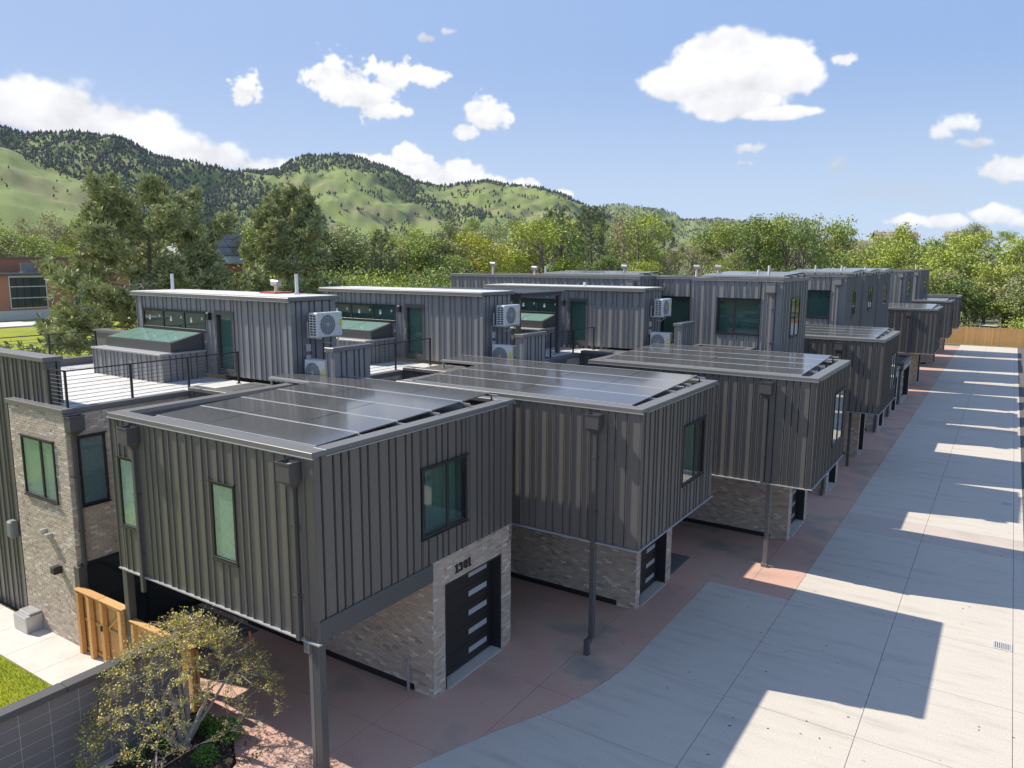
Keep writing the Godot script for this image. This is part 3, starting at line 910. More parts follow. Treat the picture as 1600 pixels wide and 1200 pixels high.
func house_near():
	var o := V(-17, 0, -12.6)
	var h := thing("town_house", "nearest bronze clad house on steel posts, with a pale brick tower at its side", "town house", o, "row of metal clad town houses")
	var sh := [[0.23, 0.95, 3.92, 5.58], [3.62, 4.4, 3.9, 5.56]]
	var eh := [[3.03, 4.67, 3.97, 5.56]]
	upper_box(h, o, -17.0, -10.33, -9.21, -15.88, 2.87, 3.3, 6.57, sh, eh, 0)
	window(h, south(0, 3.39), sh[0][0], sh[0][1], sh[0][2], sh[0][3], [], "blind")
	window(h, south(0, 3.39), sh[1][0], sh[1][1], sh[1][2], sh[1][3], [], "blind")
	window(h, east(6.67, 3.39), eh[0][0], eh[0][1], eh[0][2], eh[0][3], [0.55], "curtain", 1.4)
	downspout(h, south(0, 3.39), 1.0, 6.38, 2.5)
	downspout(h, south(0, 3.39), 6.2, 6.38, 2.84)
	garage_block(h, o, -17.0, -10.35, -12.62, -15.83, 3.3, 0.43, 2.77, 2.62, 200, 3)
	# beam on the open east side, posts under the corners
	part(h, "edge_beam", boxes([[V(6.5, 2.87, 0.02), V(6.705, 3.295, 3.39)]], 0.01), M.dark_steel)
	for p in [V(6.56, 0, 3.3), V(0.1, 0, 3.3)]:
		part(h, "steel_post", boxes([[p + V(-0.09, -0.05, -0.09), p + V(0.09, 2.84, 0.09)]], 0.008), M.dark_steel)
	part(h, "post_downspout", boxes([[V(6.31, 2.62, 3.3), V(6.46, 2.84, 3.46)], [V(6.36, -0.05, 3.3), V(6.46, 2.62, 3.39)]], 0.008), M.cap)
	part(h, "stub_pipe", boxes([[V(5.93, 0.0, 0.06), V(5.99, 0.86, 0.12)], [V(5.9, 0.7, 0.13), V(5.98, 0.8, 0.19)]], 0.01), M.alu)
	house_number(h, V(6.662, 2.87, -1.15))
	# brick tower and terrace to the west
	var th := [[0.56, 2.24, 3.85, 5.45]]
	bricked(h, south(-5.1, 3.3), 0, 2.86, 0.0, 6.22, th, 160, 21)
	window(h, south(-5.1, 3.3), th[0][0], th[0][1], th[0][2], th[0][3], [0.6], "blind")
	var te := [[0.26, 0.96, 3.82, 5.62]]
	bricked(h, east(-2.24, 3.3), 0, 3.45, 2.35, 6.22, te, 140, 22)
	window(h, east(-2.24, 3.3), te[0][0], te[0][1], te[0][2], te[0][3], [], "shade_blue")
	glazing(h, east(-2.24, 3.3), 0.12, 3.4, 0.05, 2.33, 2)
	glazing(h, south(-2.2, -0.15), 0.0, 2.1, 0.05, 2.33, 2)
	sided(h, south(-2.24, -0.15), 0, 2.24, 2.35, 6.35, [], "bronze_siding", 3)
	part(h, "terrace_cap", boxes([[V(-5.15, 6.24, 3.04), V(-2.2, 6.36, 3.36)]], 0.008), M.cap)
	part(h, "terrace_cap", boxes([[V(-2.48, 6.24, -0.15), V(-2.2, 6.36, 3.035)]], 0.008), M.cap)
	part(h, "terrace_cap", boxes([[V(-2.19, 6.36, -0.4), V(0.0, 6.47, -0.1)]], 0.008), M.cap)
	downspout(h, east(-2.24, 3.3), 0.16, 6.2, 2.3)
	part(h, "tower_post", boxes([[V(-2.36, 0.0, 3.12), V(-2.12, 2.3, 3.34)]], 0.01), M.dark_steel)
	# clad block west of the tower, rising above it as a terrace screen
	sided(h, south(-11.0, 3.1), 0, 5.9, 0.0, 7.42, [], "bronze_siding", 4)
	sided(h, south(-5.098, 3.1), 0, 1.7, 6.3, 7.42, [], "bronze_siding", 1)
	sided(h, east(-3.398, 3.1), 0, 0.42, 6.3, 7.42, [], "bronze_siding", 0)
	part(h, "screen_cap", boxes([[V(-11.05, 7.425, 2.64), V(-3.36, 7.54, 3.15)]], 0.008), M.cap)
	wall_slab(h, north(-3.4, 2.7), 0, 7.6, 6.3, 7.42, [], M.bronze_siding, -0.1, 0.0)
	# terrace floor, its far upstand
	part(h, "terrace_floor", boxes([[V(-11.0, 6.1, -2.4), V(-2.3, 6.27, 3.0)]]), M.white_membrane)
	part(h, "terrace_floor", boxes([[V(-2.3, 6.1, -2.4), V(0.0, 6.3, -0.2)]]), M.dark_membrane)
	part(h, "terrace_upstand", boxes([[V(-11.3, 6.1, -2.4), V(-10.95, 6.52, 2.6)]]), M.cap)
	wall_slab(h, west(-11.0, -2.4), 0, 5.5, 0, 6.2, [], M.bronze_siding, -0.14, 0.0)
	part(h, "terrace_pier", boxes([[V(-11.4, 6.3, -2.9), V(-9.2, 7.36, -2.5)], [V(-11.45, 7.362, -2.95), V(-9.15, 7.46, -2.45)]]), M.cap)
	# small fittings on the walls
	for p in [V(-3.75, 2.9, 3.3), V(-3.5, 2.82, 3.3)]:
		part(h, "wall_vent", boxes([[p, p + V(0.13, 0.13, 0.14)]], 0.01), M.alu)
	part(h, "wall_lamp", boxes([[V(-3.2, 1.95, 3.3), V(-3.0, 2.15, 3.52)]], 0.02), M.black_metal)
	part(h, "sconce", boxes([[V(-5.8, 2.35, 3.15), V(-5.5, 2.85, 3.38)]], 0.05), M.grille)
	part(h, "exhaust_hood", boxes([[V(-5.0, 0.05, 3.3), V(-4.3, 0.5, 3.75)], [V(-4.95, 0.502, 3.3), V(-4.35, 0.56, 3.62)]], 0.02), M.alu)
	add_roof_parts(h, o, 0)
	return h


func house_number(h: Node, at: Vector3):                           # the black figures over the garage door
	var t := TextMesh.new()
	var f := SystemFont.new()
	f.font_names = PackedStringArray(["Droid Serif"])
	f.font_weight = 700
	t.font = f
	t.text = "1301"
	t.font_size = 24
	t.pixel_size = 0.0125
	t.depth = 0.04
	part(h, "house_number", t, M.black_metal, Transform3D(Basis(V(0, 0, -1), V(0, 1, 0), V(1, 0, 0)), at))


func add_roof_parts(h: Node3D, o: Vector3, k: int):
	# what every one of the three near roofs carries: stair head, rooflight curb, screen wall
	var s: Vector3 = SHIFT[k]
	shift_for = h
	shift = Transform3D(Basis.IDENTITY, V(-25.35, 6.38, -15.0) + s - o)
	penthouse(h)
	shift = Transform3D(Basis.IDENTITY, V(-25.4, 6.27, -13.4) + s - o)
	bulkhead(h, Vector3.ZERO, 3.85, 1.58)
	shift = Transform3D(Basis.IDENTITY, V(-15.9, 6.33, -15.1) + s - o)
	screen_wall(h, Vector3.ZERO, 1.5)
	shift_for = null


func terrace_block(h: Node3D, o: Vector3, k: int):
	# brick flank and terrace of the second and third house, like the first one's tower
	var s: Vector3 = SHIFT[k]
	shift_for = h
	shift = Transform3D(Basis.IDENTITY, V(-17, 0, -12.6) + s - o)
	bricked(h, east(-2.24, 2.9), 0, 3.05, 2.35, 6.22, [[0.9, 1.6, 3.82, 5.62]], 0, 30 + k)
	window(h, east(-2.24, 2.9), 0.9, 1.6, 3.82, 5.62, [], "shade_blue")
	glazing(h, east(-2.24, 2.9), 0.12, 3.0, 0.05, 2.33, 2)
	sided(h, south(-2.24, -0.15), 0, 2.24, 0.0, 6.35, [], "bronze_siding", 3)
	part(h, "terrace_cap", boxes([[V(-2.48, 6.24, -0.15), V(-2.2, 6.36, 2.7)]], 0.008), M.cap)
	part(h, "terrace_cap", boxes([[V(-2.19, 6.36, -0.4), V(0.0, 6.47, -0.1)]], 0.008), M.cap)
	part(h, "terrace_floor", boxes([[V(-11.0, 6.1, -2.4), V(-2.3, 6.27, 2.0)]]), M.white_membrane)
	part(h, "terrace_floor", boxes([[V(-2.3, 6.1, -2.4), V(0.0, 6.3, -0.2)]]), M.dark_membrane)
	part(h, "terrace_floor", boxes([[V(-2.3, 6.1, -6.5), V(0.6, 6.31, -2.41)]]), M.dark_membrane)
	wall_slab(h, south(-11.0, 2.0), 0, 8.7, 0, 6.2, [], M.bronze_siding, -0.14, 0.0)
	wall_slab(h, west(-11.0, -2.4), 0, 4.5, 0, 6.2, [], M.bronze_siding, -0.14, 0.0)
	part(h, "wall_lamp", boxes([[V(-2.2, 5.5, 0.4), V(-2.05, 5.68, 0.55)]], 0.02), M.black_metal)
	part(h, "wall_vent", boxes([[V(-2.24, 5.75, 1.0), V(-2.1, 5.88, 1.13)]], 0.02), M.alu)
	part(h, "terrace_screen", boxes([[V(-3.9, 6.28, 1.75), V(-2.75, 6.9, 1.85)]]), M.black_metal)
	shift_for = null


func house_second():
	var o := V(-14.8, 0, -19.4)
	var h := thing("town_house", "second town house from the camera: bronze clad box with a shoed downspout in front", "town house", o, "row of metal clad town houses")
	var eh := [[2.82, 4.55, 3.95, 5.62]]
	upper_box(h, o, -14.8, -7.1, -16.54, -21.98, 3.02, 3.02, 6.55, [], eh, 5)
	window(h, east(7.7, 2.86), eh[0][0], eh[0][1], eh[0][2], eh[0][3], [0.55], "curtain", 1.4)
	downspout(h, south(0, 2.86), 6.52, 6.34, 2.9)
	part(h, "foot_pipe", boxes([[V(6.4, 0.35, 2.74), V(6.54, 2.98, 2.88)], [V(6.4, 0.3, 2.885), V(6.54, 0.42, 3.12)], [V(6.4, -0.02, 3.0), V(6.54, 0.295, 3.12)]], 0.012), M.dark_steel)
	garage_block(h, o, -14.8, -8.34, -19.38, -22.1, 3.0, 0.3, 2.3, 2.5, 200, 5)
	terrace_block(h, o, 1)
	add_roof_parts(h, o, 1)
	return h


func house_third():
	var o := V(-12.55, 0, -27.6)
	var h := thing("town_house", "third town house, a bronze clad box held up by one slim post over red paving", "town house", o, "row of metal clad town houses")
	var eh := [[3.05, 4.85, 3.75, 5.6]]
	upper_box(h, o, -12.55, -4.73, -24.35, -29.75, 3.0, 3.0, 6.52, [], eh, 2)
	window(h, east(7.82, 3.25), eh[0][0], eh[0][1], eh[0][2], eh[0][3], [0.5], "room", 1.4)
	downspout(h, south(0, 3.25), 6.35, 6.3, 3.0)
	part(h, "steel_post", boxes([[V(6.4, -0.05, 2.72), V(6.53, 2.97, 2.85)], [V(6.36, -0.05, 2.69), V(6.57, 0.12, 2.9)]], 0.01), M.cap)
	garage_block(h, o, -12.55, -6.05, -27.62, -30.66, 3.0, 0.5, 2.66, 2.5, 100, 7)
	terrace_block(h, o, 2)
	add_roof_parts(h, o, 2)
	return h


func low_garage(h: Node3D, o: Vector3, gs: float, gn: float, seed_: int):
	garage_block(h, o, -10.0, -6.03, gs, gn, 2.85, 0.45, gs - gn - 0.5, 2.4, 0, seed_, 4)
	parapet(h, -10.0 - o.x, -6.0 - o.x, gs + 0.02 - o.z, gn - 0.02 - o.z, 3.05, 2.9, "dark_membrane", 0.22)
	downspout(h, south(-6.5 - o.x, gs - o.z), 0.35, 2.9, 0.25, true)


func tall(h: Node3D, o: Vector3, xw: float, xe: float, zs: float, zn: float, top: float, sh: Array, eh: Array, phase: int, scale := 1.0, head := true):
	sided(h, south(xw - o.x, zs - o.z), 0, xe - xw, 0.0, top - 0.1, sh, "grey_siding", phase, scale)
	sided(h, east(xe - o.x, zs - o.z), 0, zs - zn, 0.0, top - 0.1, eh, "grey_siding", phase + 5, scale)
	wall_slab(h, west(xw - o.x, zn - o.z), 0, zs - zn, 0, top - 0.1, [], M.grey_siding, -0.14, 0.0)
	wall_slab(h, north(xe - o.x, zn - o.z), 0, xe - xw, 0, top - 0.1, [], M.grey_siding, -0.14, 0.0)
	parapet(h, xw - o.x, xe - o.x, zs - o.z, zn - o.z, top, top - 0.2)
	part(h, "corner_trim", boxes([[V(xe - o.x - 0.09, 0, zs - o.z - 0.02), V(xe - o.x + 0.015, top - 0.1, zs - o.z + 0.015)]]), M.grey_siding)
	for q in sh:
		window(h, south(xw - o.x, zs - o.z), q[0], q[1], q[2], q[3], [0.42] if q[1] - q[0] > 1.4 else [], "room", 1.0)
	for q in eh:
		window(h, east(xe - o.x, zs - o.z), q[0], q[1], q[2], q[3], [0.5] if q[1] - q[0] > 1.0 else [], "room", 1.0)
	if head:
		downspout(h, south(xw - o.x, zs - o.z), xe - xw - 0.4, top - 0.2, 3.0, false, "grey_siding")


func clad_box(h: Node3D, o: Vector3, zs: float, phase: int, gar := true):
	upper_box(h, o, -10.6, -4.73, zs, zs - 5.6, 3.0, 3.0, 6.52, [], [[3.2, 4.9, 3.7, 5.5]], phase)
	window(h, east(-4.73 - o.x, zs - o.z), 3.2, 4.9, 3.7, 5.5, [0.5], "room", 1.2)
	downspout(h, south(-10.6 - o.x, zs - o.z), 3.95, 6.3, 3.0)
	if gar:
		garage_block(h, o, -10.6, -6.02, zs - 3.5, zs - 5.5, 3.0, 0.3, 1.8, 2.5, 0, 50 + phase, 5)


func link(h: Node3D, o: Vector3, z0: float, z1: float):             # lower roof between two tall blocks
	sided(h, south(-11.4 - o.x, z0 - o.z), 0, 2.45, 0, 6.35, [], "grey_siding", 2)
	sided(h, east(-8.95 - o.x, z0 - o.z), 0, z0 - z1, 0, 6.35, [], "grey_siding", 2)
	parapet(h, -11.4 - o.x, -8.95 - o.x, z0 - o.z, z1 - o.z, 6.45, 6.25, "dark_membrane", 0.2)


func houses_far():
	var o := V(-14.0, 0, -33.0)
	var h := thing("town_house", "tall grey house with a big dark window, close behind the third roof", "town house", o, "row of metal clad town houses")
	tall(h, o, -25.5, -14.5, -33.0, -37.0, 9.36, [], [], 1)
	tall(h, o, -14.48, -11.2, -34.8, -38.5, 9.36, [[0.4, 1.8, 6.45, 8.4]], [], 3, 1.0, false)
	tall(h, o, -11.75, -7.96, -32.6, -37.4, 9.36, [[1.08, 2.95, 6.98, 8.5]], [[1.7, 3.3, 6.8, 8.5]], 6)
	link(h, o, -29.9, -32.55)
	low_garage(h, o, -34.4, -37.0, 41)
	o = V(-10.0, 0, -42.0)
	h = thing("town_house", "fourth town house in the row, with a tall grey block and green window behind it", "town house", o, "row of metal clad town houses")
	clad_box(h, o, -38.8, 4)
	part(h, "steel_post", boxes([[V(3.82, -0.05, 1.9), V(3.95, 2.97, 2.03)]], 0.01), M.dark_steel)
	tall(h, o, -11.4, -7.96, -47.0, -52.2, 9.36, [[1.25, 2.65, 6.85, 8.45]], [[2.2, 3.5, 6.9, 8.4]], 2)
	link(h, o, -44.5, -46.9)
	low_garage(h, o, -49.4, -52.0, 52)
	o = V(-10.0, 0, -57.0)
	h = thing("town_house", "grey town house with two slim side windows, between the fourth and fifth clad boxes", "town house", o, "row of metal clad town houses")
	tall(h, o, -11.4, -7.96, -53.4, -58.8, 9.36, [], [[2.0, 3.6, 6.9, 8.5]], 0)
	tall(h, o, -11.4, -7.96, -60.0, -66.0, 9.36, [], [[2.4, 4.0, 7.0, 8.5]], 4)
	link(h, o, -52.25, -53.35)
	link(h, o, -58.85, -59.95)
	low_garage(h, o, -55.0, -58.0, 53)
	low_garage(h, o, -60.4, -65.5, 54)
	o = V(-10.0, 0, -72.0)
	h = thing("town_house", "fifth clad box in the row with a tall grey block close behind", "town house", o, "row of metal clad town houses")
	clad_box(h, o, -67.6, 1)
	tall(h, o, -11.4, -7.8, -74.5, -80.5, 9.4, [], [[1.5, 3.5, 7.0, 8.6]], 2)
	link(h, o, -73.3, -74.4)
	o = V(-10.0, 0, -85.0)
	h = thing("town_house", "sixth clad box in the row, with bare rails on its roof", "town house", o, "row of metal clad town houses")
	clad_box(h, o, -83.1, 3)
	tall(h, o, -11.4, -7.6, -84.7, -93.5, 9.45, [], [[4.0, 6.5, 7.0, 8.6]], 7)
	o = V(-10.0, 0, -98.0)
	h = thing("town_house", "last clad box at the far end of the row beside the timber fence", "town house", o, "row of metal clad town houses")
	clad_box(h, o, -96.2, 0)


func roof_things():
	solar("solar array on the nearest roof, with one extra panel at the back row's west end", -15.98, -9.72, [[0, 3], [0, 3], [0, 3], [0, 3], [-1, 3]], 6.5)
	solar("solar array on the second roof, behind the nearest one", -14.45, -16.92, [[0, 4], [0, 4], [0, 4], [-1, 4]], 6.52)
	solar("solar array on the third roof, below the tall grey block", -12.2, -24.75, [[0, 4], [0, 4], [0, 4], [0, 4]], 6.5)
	solar("solar array on the fourth roof, under the green window", -10.35, -39.2, [[0, 3], [0, 3], [0, 3], [0, 3]], 6.5)
	solar("solar array on the fifth roof down the row", -10.3, -68.0, [[0, 3], [0, 3], [0, 3], [0, 3]], 6.5)
	solar("solar array on the sixth roof down the row", -10.3, -83.5, [[0, 3], [0, 3], [0, 3]], 6.5)
	solar("blue looking solar array on the tall roof behind the third stair head", -19.9, -33.4, [[0, 3], [0, 3]], 9.45)
	solar("solar array on the tall block above the big dark window", -11.5, -33.1, [[0, 2], [0, 2], [0, 2]], 9.45)
	solar("solar array on the tall block above the green window", -11.2, -47.5, [[0, 2], [0, 2], [0, 2]], 9.5)
	solar("solar array on the tall block after the green window one", -11.2, -53.9, [[0, 2], [0, 2], [0, 2]], 9.5)
	solar("solar array on the tall block furthest down the row", -11.2, -60.5, [[0, 2], [0, 2], [0, 2]], 9.5)
	for k in 3:
		var s: Vector3 = SHIFT[k]
		var which: String = ["nearest", "second", "third"][k]
		condenser("heat_pump", "white heat pump hung on the wall of the %s stair head" % which, V(-17.02, 7.72, -15.9) + s, PI / 2, 1.0, 0.72, 0.36, true)
		condenser("heat_pump", "white heat pump standing on the %s roof beside its clad screen" % which, V(-16.85, 6.33, -15.42) + s, 0.0, 0.86, 0.74, 0.34, false)
	railing("railing", "black cable railing along the corner of the nearest terrace, in front of the pale roof", [Vector2(-20.25, -9.5), Vector2(-19.42, -9.5), Vector2(-19.42, -14.55)], 6.36)
	railing("railing", "black cable railing on the far side of the nearest terrace, against the lawn", [Vector2(-28.0, -10.0), Vector2(-28.0, -14.9)], 6.5, 1.6)
	railing("railing", "black cable railing of the second terrace, beside the first heat pump screen", [Vector2(-17.3, -17.4), Vector2(-17.3, -21.1)], 6.36, 1.6)
	railing("railing", "black cable railing of the third terrace, under the corrugated canopy", [Vector2(-14.75, -25.3), Vector2(-14.75, -28.95)], 6.36, 1.6)
	vent_pipe("slim white pipe at the west end of the nearest stair head roof", V(-25.2, 8.9, -16.3), 0.62)
	vent_pipe("cowled vent on a red base on the nearest stair head roof", V(-19.9, 8.94, -16.5), 0.36, 1)
	vent_pipe("white pipe with a flared foot at the east end of the nearest stair head roof", V(-18.8, 8.93, -16.4), 0.66)
	vent_pipe("small white vent on the third stair head roof", V(-16.0, 8.9, -30.4), 0.22)
	var vents := [[V(-23.6, 9.2, -34.2), 0.7, 1], [V(-21.2, 9.2, -34.6), 0.5, 1], [V(-20.4, 9.2, -34.4), 0.6, 0], [V(-16.5, 9.2, -35.6), 0.6, 1], [V(-13.4, 9.2, -37.5), 0.6, 1], [V(-12.2, 9.2, -37.2), 0.6, 1], [V(-9.8, 9.2, -35.6), 0.5, 0], [V(-8.9, 9.2, -34.0), 0.7, 0], [V(-10.4, 9.2, -50.6), 0.7, 0], [V(-8.6, 9.2, -49.0), 0.7, 0], [V(-9.4, 9.2, -54.6), 0.6, 0], [V(-8.5, 9.2, -57.0), 0.6, 0], [V(-8.6, 9.25, -90.0), 0.7, 0]]
	vents.sort_custom(func(a, b): return a[0].x / -a[0].z < b[0].x / -b[0].z)
	for i in vents.size():
		vent_pipe("white vent pipe, %s from the left on the flat roofs of the tall grey houses" % ORDINAL[i], vents[i][0], vents[i][1], vents[i][2])
	# corrugated canopy on the third terrace
	var o := thing("canopy", "dark corrugated canopy on steel posts over the third terrace", "canopy", V(-18.8, 6.3, -25.6))
	for p in [V(3.3, 0, 1.45), V(3.3, 0, -1.55), V(-3.0, 0, 1.45), V(-3.0, 0, -1.55)]:
		part(o, "post", boxes([[p - V(0.08, 0, 0.08), p + V(0.08, 2.36, 0.08)]], 0.01), M.dark_steel)
	part(o, "beam", boxes([[V(-3.2, 2.362, 1.36), V(3.44, 2.52, 1.52)], [V(-3.2, 2.362, -1.62), V(3.44, 2.52, -1.46)], [V(3.28, 2.362, -1.455), V(3.44, 2.518, 1.355)], [V(-3.2, 2.362, -1.455), V(-3.04, 2.518, 1.355)]], 0.01), M.dark_steel)
	var b := MB.new()
	var x := -3.3
	while x < 3.5:
		b.quad(V(x, 2.525, 1.62), V(x + 0.09, 2.525, 1.62), V(x + 0.09, 2.525, -1.7), V(x, 2.525, -1.7))
		b.quad(V(x + 0.09, 2.525, 1.62), V(x + 0.11, 2.57, 1.62), V(x + 0.11, 2.57, -1.7), V(x + 0.09, 2.525, -1.7))
		b.quad(V(x + 0.11, 2.57, 1.62), V(x + 0.16, 2.57, 1.62), V(x + 0.16, 2.57, -1.7), V(x + 0.11, 2.57, -1.7))
		b.quad(V(x + 0.16, 2.57, 1.62), V(x + 0.18, 2.525, 1.62), V(x + 0.18, 2.525, -1.7), V(x + 0.16, 2.57, -1.7))
		x += 0.18
	part(o, "corrugated_sheet", b.mesh(), M.cap)
# ---------------------------------------------------------------- the ground
const GX := [-4.77, -1.95, 0.88, 1.2]

func slab(to: Node, called: String, poly: Array, m: String, y := 0.0, gap := 0.006):
	var p := PackedVector2Array()
	for q in poly:
		p.append(q)
	var fit := Geometry2D.offset_polygon(p, -gap)
	if fit.is_empty():
		return
	var b := MB.new()
	b.prism(fit[0], y - 0.12, y)
	part(to, called, b.mesh(), M[m])


func rect(x0: float, x1: float, z0: float, z1: float) -> Array:
	return [Vector2(x0, z0), Vector2(x1, z0), Vector2(x1, z1), Vector2(x0, z1)]


func ground():
	var k := 90
	var b := MB.new()
	# one sheet to the horizon, finer near the lots
	var xs := []
	var v := -5200.0
	for t in [[-5200, -600, 400.0], [-600, -160, 40.0], [-160, 60, 3.0], [60, 300, 40.0], [300, 5200, 700.0]]:
		v = t[0]
		while v < t[1]:
			xs.append(v); v += t[2]
	xs.append(5200.0)
	var zs := []
	for t in [[-5200, -900, 430.0], [-900, -340, 40.0], [-340, -120, 12.0], [-120, 20, 5.0], [20, 200, 60.0], [200, 2000, 600.0]]:
		v = t[0]
		while v < t[1]:
			zs.append(v); v += t[2]
	zs.append(2000.0)
	for i in xs.size() - 1:
		for j in zs.size() - 1:
			var p := []
			for q in [[0, 1], [1, 1], [1, 0], [0, 0]]:
				var x: float = xs[i + q[0]]; var z: float = zs[j + q[1]]
				p.append(V(x, rise(x, z) - 0.14, z))
			b.quad(p[0], p[1], p[2], p[3])
	struct("ground", b.mesh(), M.earth)
	# lawn of the school
	b = MB.new()
	for i in 30:
		for j in 30:
			var p := []
			for q in [[0, 1], [1, 1], [1, 0], [0, 0]]:
				var x: float = -32.0 - (i + 1 - q[0]) * 1.6; var z: float = 2.0 - (30 - j - q[1]) * 1.55
				p.append(V(x, rise(x, z) - 0.07, z))
			b.quad(p[0], p[1], p[2], p[3])
	struct("lawn", b.mesh(), M.lawn)
	b = MB.new()                                                  # the pale path along the school wall
	b.box(V(-67.0, 4.9, -60), V(-62.5, 5.04, 10))
	struct("school_path", b.mesh(), M.walk_concrete)
	var lawn := MB.new()
	lawn.prism(PackedVector2Array([Vector2(-40, -7.97), Vector2(-14.5, -7.97), Vector2(-14.5, 14), Vector2(-40, 14)]), -0.1, 0.03)
	struct("front_lawn", lawn.mesh(), M.lawn)
	var walk := Node3D.new()
	walk.name = "walkway"; walk.set_meta("kind", "structure"); add_child(walk)
	var x := -14.6
	while x > -34:
		slab(walk, "slab", rect(x - 1.5, x, -9.32, -7.97), "walk_concrete", 0.05)
		x -= 1.5
	# the drive: grey slabs, red apron and red cross bands
	var d := Node3D.new()
	d.name = "driveway"; d.set_meta("kind", "structure"); add_child(d)
	var z := -22.6
	var bands := [[-30.25, -32.4], [-53.3, -55.2], [-73.4, -75.6], [-95.0, -97.0]]
	var cuts := [-22.6, -26.4, -30.25]
	for i in bands.size():
		cuts.append(bands[i][1])
		var to: float = bands[i + 1][0] if i + 1 < bands.size() else -110.0
		var n := roundi((bands[i][1] - to) / 4.2)
		for j in range(1, n + 1):
			cuts.append(lerpf(bands[i][1], to, j / float(n)))
	for i in cuts.size() - 1:
		var red := false
		for q in bands:
			if absf(cuts[i] - q[0]) < 0.01:
				red = true
		for j in 3:
			slab(d, "slab", rect(GX[j], GX[j + 1], cuts[i + 1], cuts[i]), "band_concrete" if red else "concrete")
	# the near part with its curved edge
	var arc := [Vector2(-7.24, -16.46), Vector2(-7.33, -15.6), Vector2(-7.5, -14.8), Vector2(-7.78, -13.9), Vector2(-8.15, -13.05), Vector2(-8.5, -12.3), Vector2(-8.85, -11.4), Vector2(-9.25, -10.3), Vector2(-9.8, -8.8), Vector2(-10.4, -7.2), Vector2(-11.2, -5.0), Vector2(-12.0, -3.0)]
	slab(d, "slab", rect(-7.24, -4.77, -22.6, -19.5), "concrete"); slab(d, "slab", rect(-7.24, -4.77, -19.5, -16.46), "concrete")
	var near := [-22.6, -19.5, -16.46, -13.4, -10.3, -7.2, -4.1, -1.0, 2.1, 8.0, 16.0]
	for i in near.size() - 1:
		for j in 2:
			slab(d, "slab", rect(GX[j], GX[j + 1], near[i], near[i + 1]), "concrete")
		slab(d, "slab", rect(GX[2], GX[3], near[i], near[i + 1]), "concrete")
	var curve := func(a: float, e: float, xe: float) -> Array:
		var out := [Vector2(xe, e), Vector2(xe, a)]
		for q in arc:
			if q.y >= a - 0.001 and q.y <= e + 0.001 and q.x < xe:
				out.append(q)
		for i in arc.size() - 1:
			if arc[i].y < e and arc[i + 1].y > e:
				out.append(arc[i].lerp(arc[i + 1], (e - arc[i].y) / (arc[i + 1].y - arc[i].y)))
			if arc[i].y < a and arc[i + 1].y > a:
				out.insert(2, arc[i].lerp(arc[i + 1], (a - arc[i].y) / (arc[i + 1].y - arc[i].y)))
		return out
	for i in range(2, 7):
		slab(d, "slab", curve.call(near[i], near[i + 1], -4.77), "concrete")
	slab(d, "slab", rect(-14.0, -4.77, -1.0, 16.0), "concrete")
	# red apron, cut along its own joints
	var a := Node3D.new()
	a.name = "red_apron"; a.set_meta("kind", "structure"); add_child(a)
	var whole := [Vector2(-19.4, -9.35), Vector2(-14.2, -9.35), Vector2(-13.2, -9.3), Vector2(-12.75, -8.95), Vector2(-12.2, -8.6), Vector2(-11.9, -7.6), Vector2(-11.75, -5.5), Vector2(-12.0, -3.0)]
	var edge := arc.duplicate()
	edge.reverse()
	for q in edge:
		whole.append(q)
	whole.append_array([Vector2(-7.24, -22.6), Vector2(-4.77, -22.6), Vector2(-4.77, -30.25), Vector2(-19.4, -30.25)])
	var zz := [-3.0, -7.6, -11.1, -14.4, -18.0, -22.6, -26.2, -30.25]
	var xx := [-19.4, -16.1, -13.25, -10.86, -8.6, -6.1, -4.0]
	for i in zz.size() - 1:
		for j in xx.size() - 1:
			for q in Geometry2D.intersect_polygons(PackedVector2Array(rect(xx[j], xx[j + 1], zz[i + 1], zz[i])), PackedVector2Array(whole)):
				slab(a, "slab", Array(q), "red_concrete")
	z = -30.25
	while z > -108:
		for q in [[-11.0, -7.2], [-7.2, -4.77]]:
			slab(a, "slab", rect(q[0], q[1], z - 3.9, z), "red_concrete")
		z -= 3.9
	b = MB.new()
	b.box(V(-19.2, -0.3, -12.5), V(-16.4, 0.02, -9.42))
	b.prism(PackedVector2Array(rect(1.21, 3.4, -112, 16)), -0.12, 0.02)
	struct("gravel_strip", b.mesh(), M.gravel)
	b = MB.new()
	b.prism(PackedVector2Array([Vector2(-8.42, -22.16), Vector2(-8.42, -24.1), Vector2(-12.4, -24.1), Vector2(-12.4, -22.16)]), -0.1, 0.05)
	struct("gravel_bed", b.mesh(), M.gravel)
	b = MB.new()                                                  # planting bed along the garden wall
	b.prism(PackedVector2Array([Vector2(-14.2, -9.3), Vector2(-13.24, -9.26), Vector2(-12.8, -8.92), Vector2(-12.24, -8.56), Vector2(-11.94, -7.58), Vector2(-11.79, -5.5), Vector2(-12.04, -3.0), Vector2(-12.6, 6), Vector2(-14.2, 6)]), -0.1, 0.06)
	struct("planting_bed", b.mesh(), M.soil)
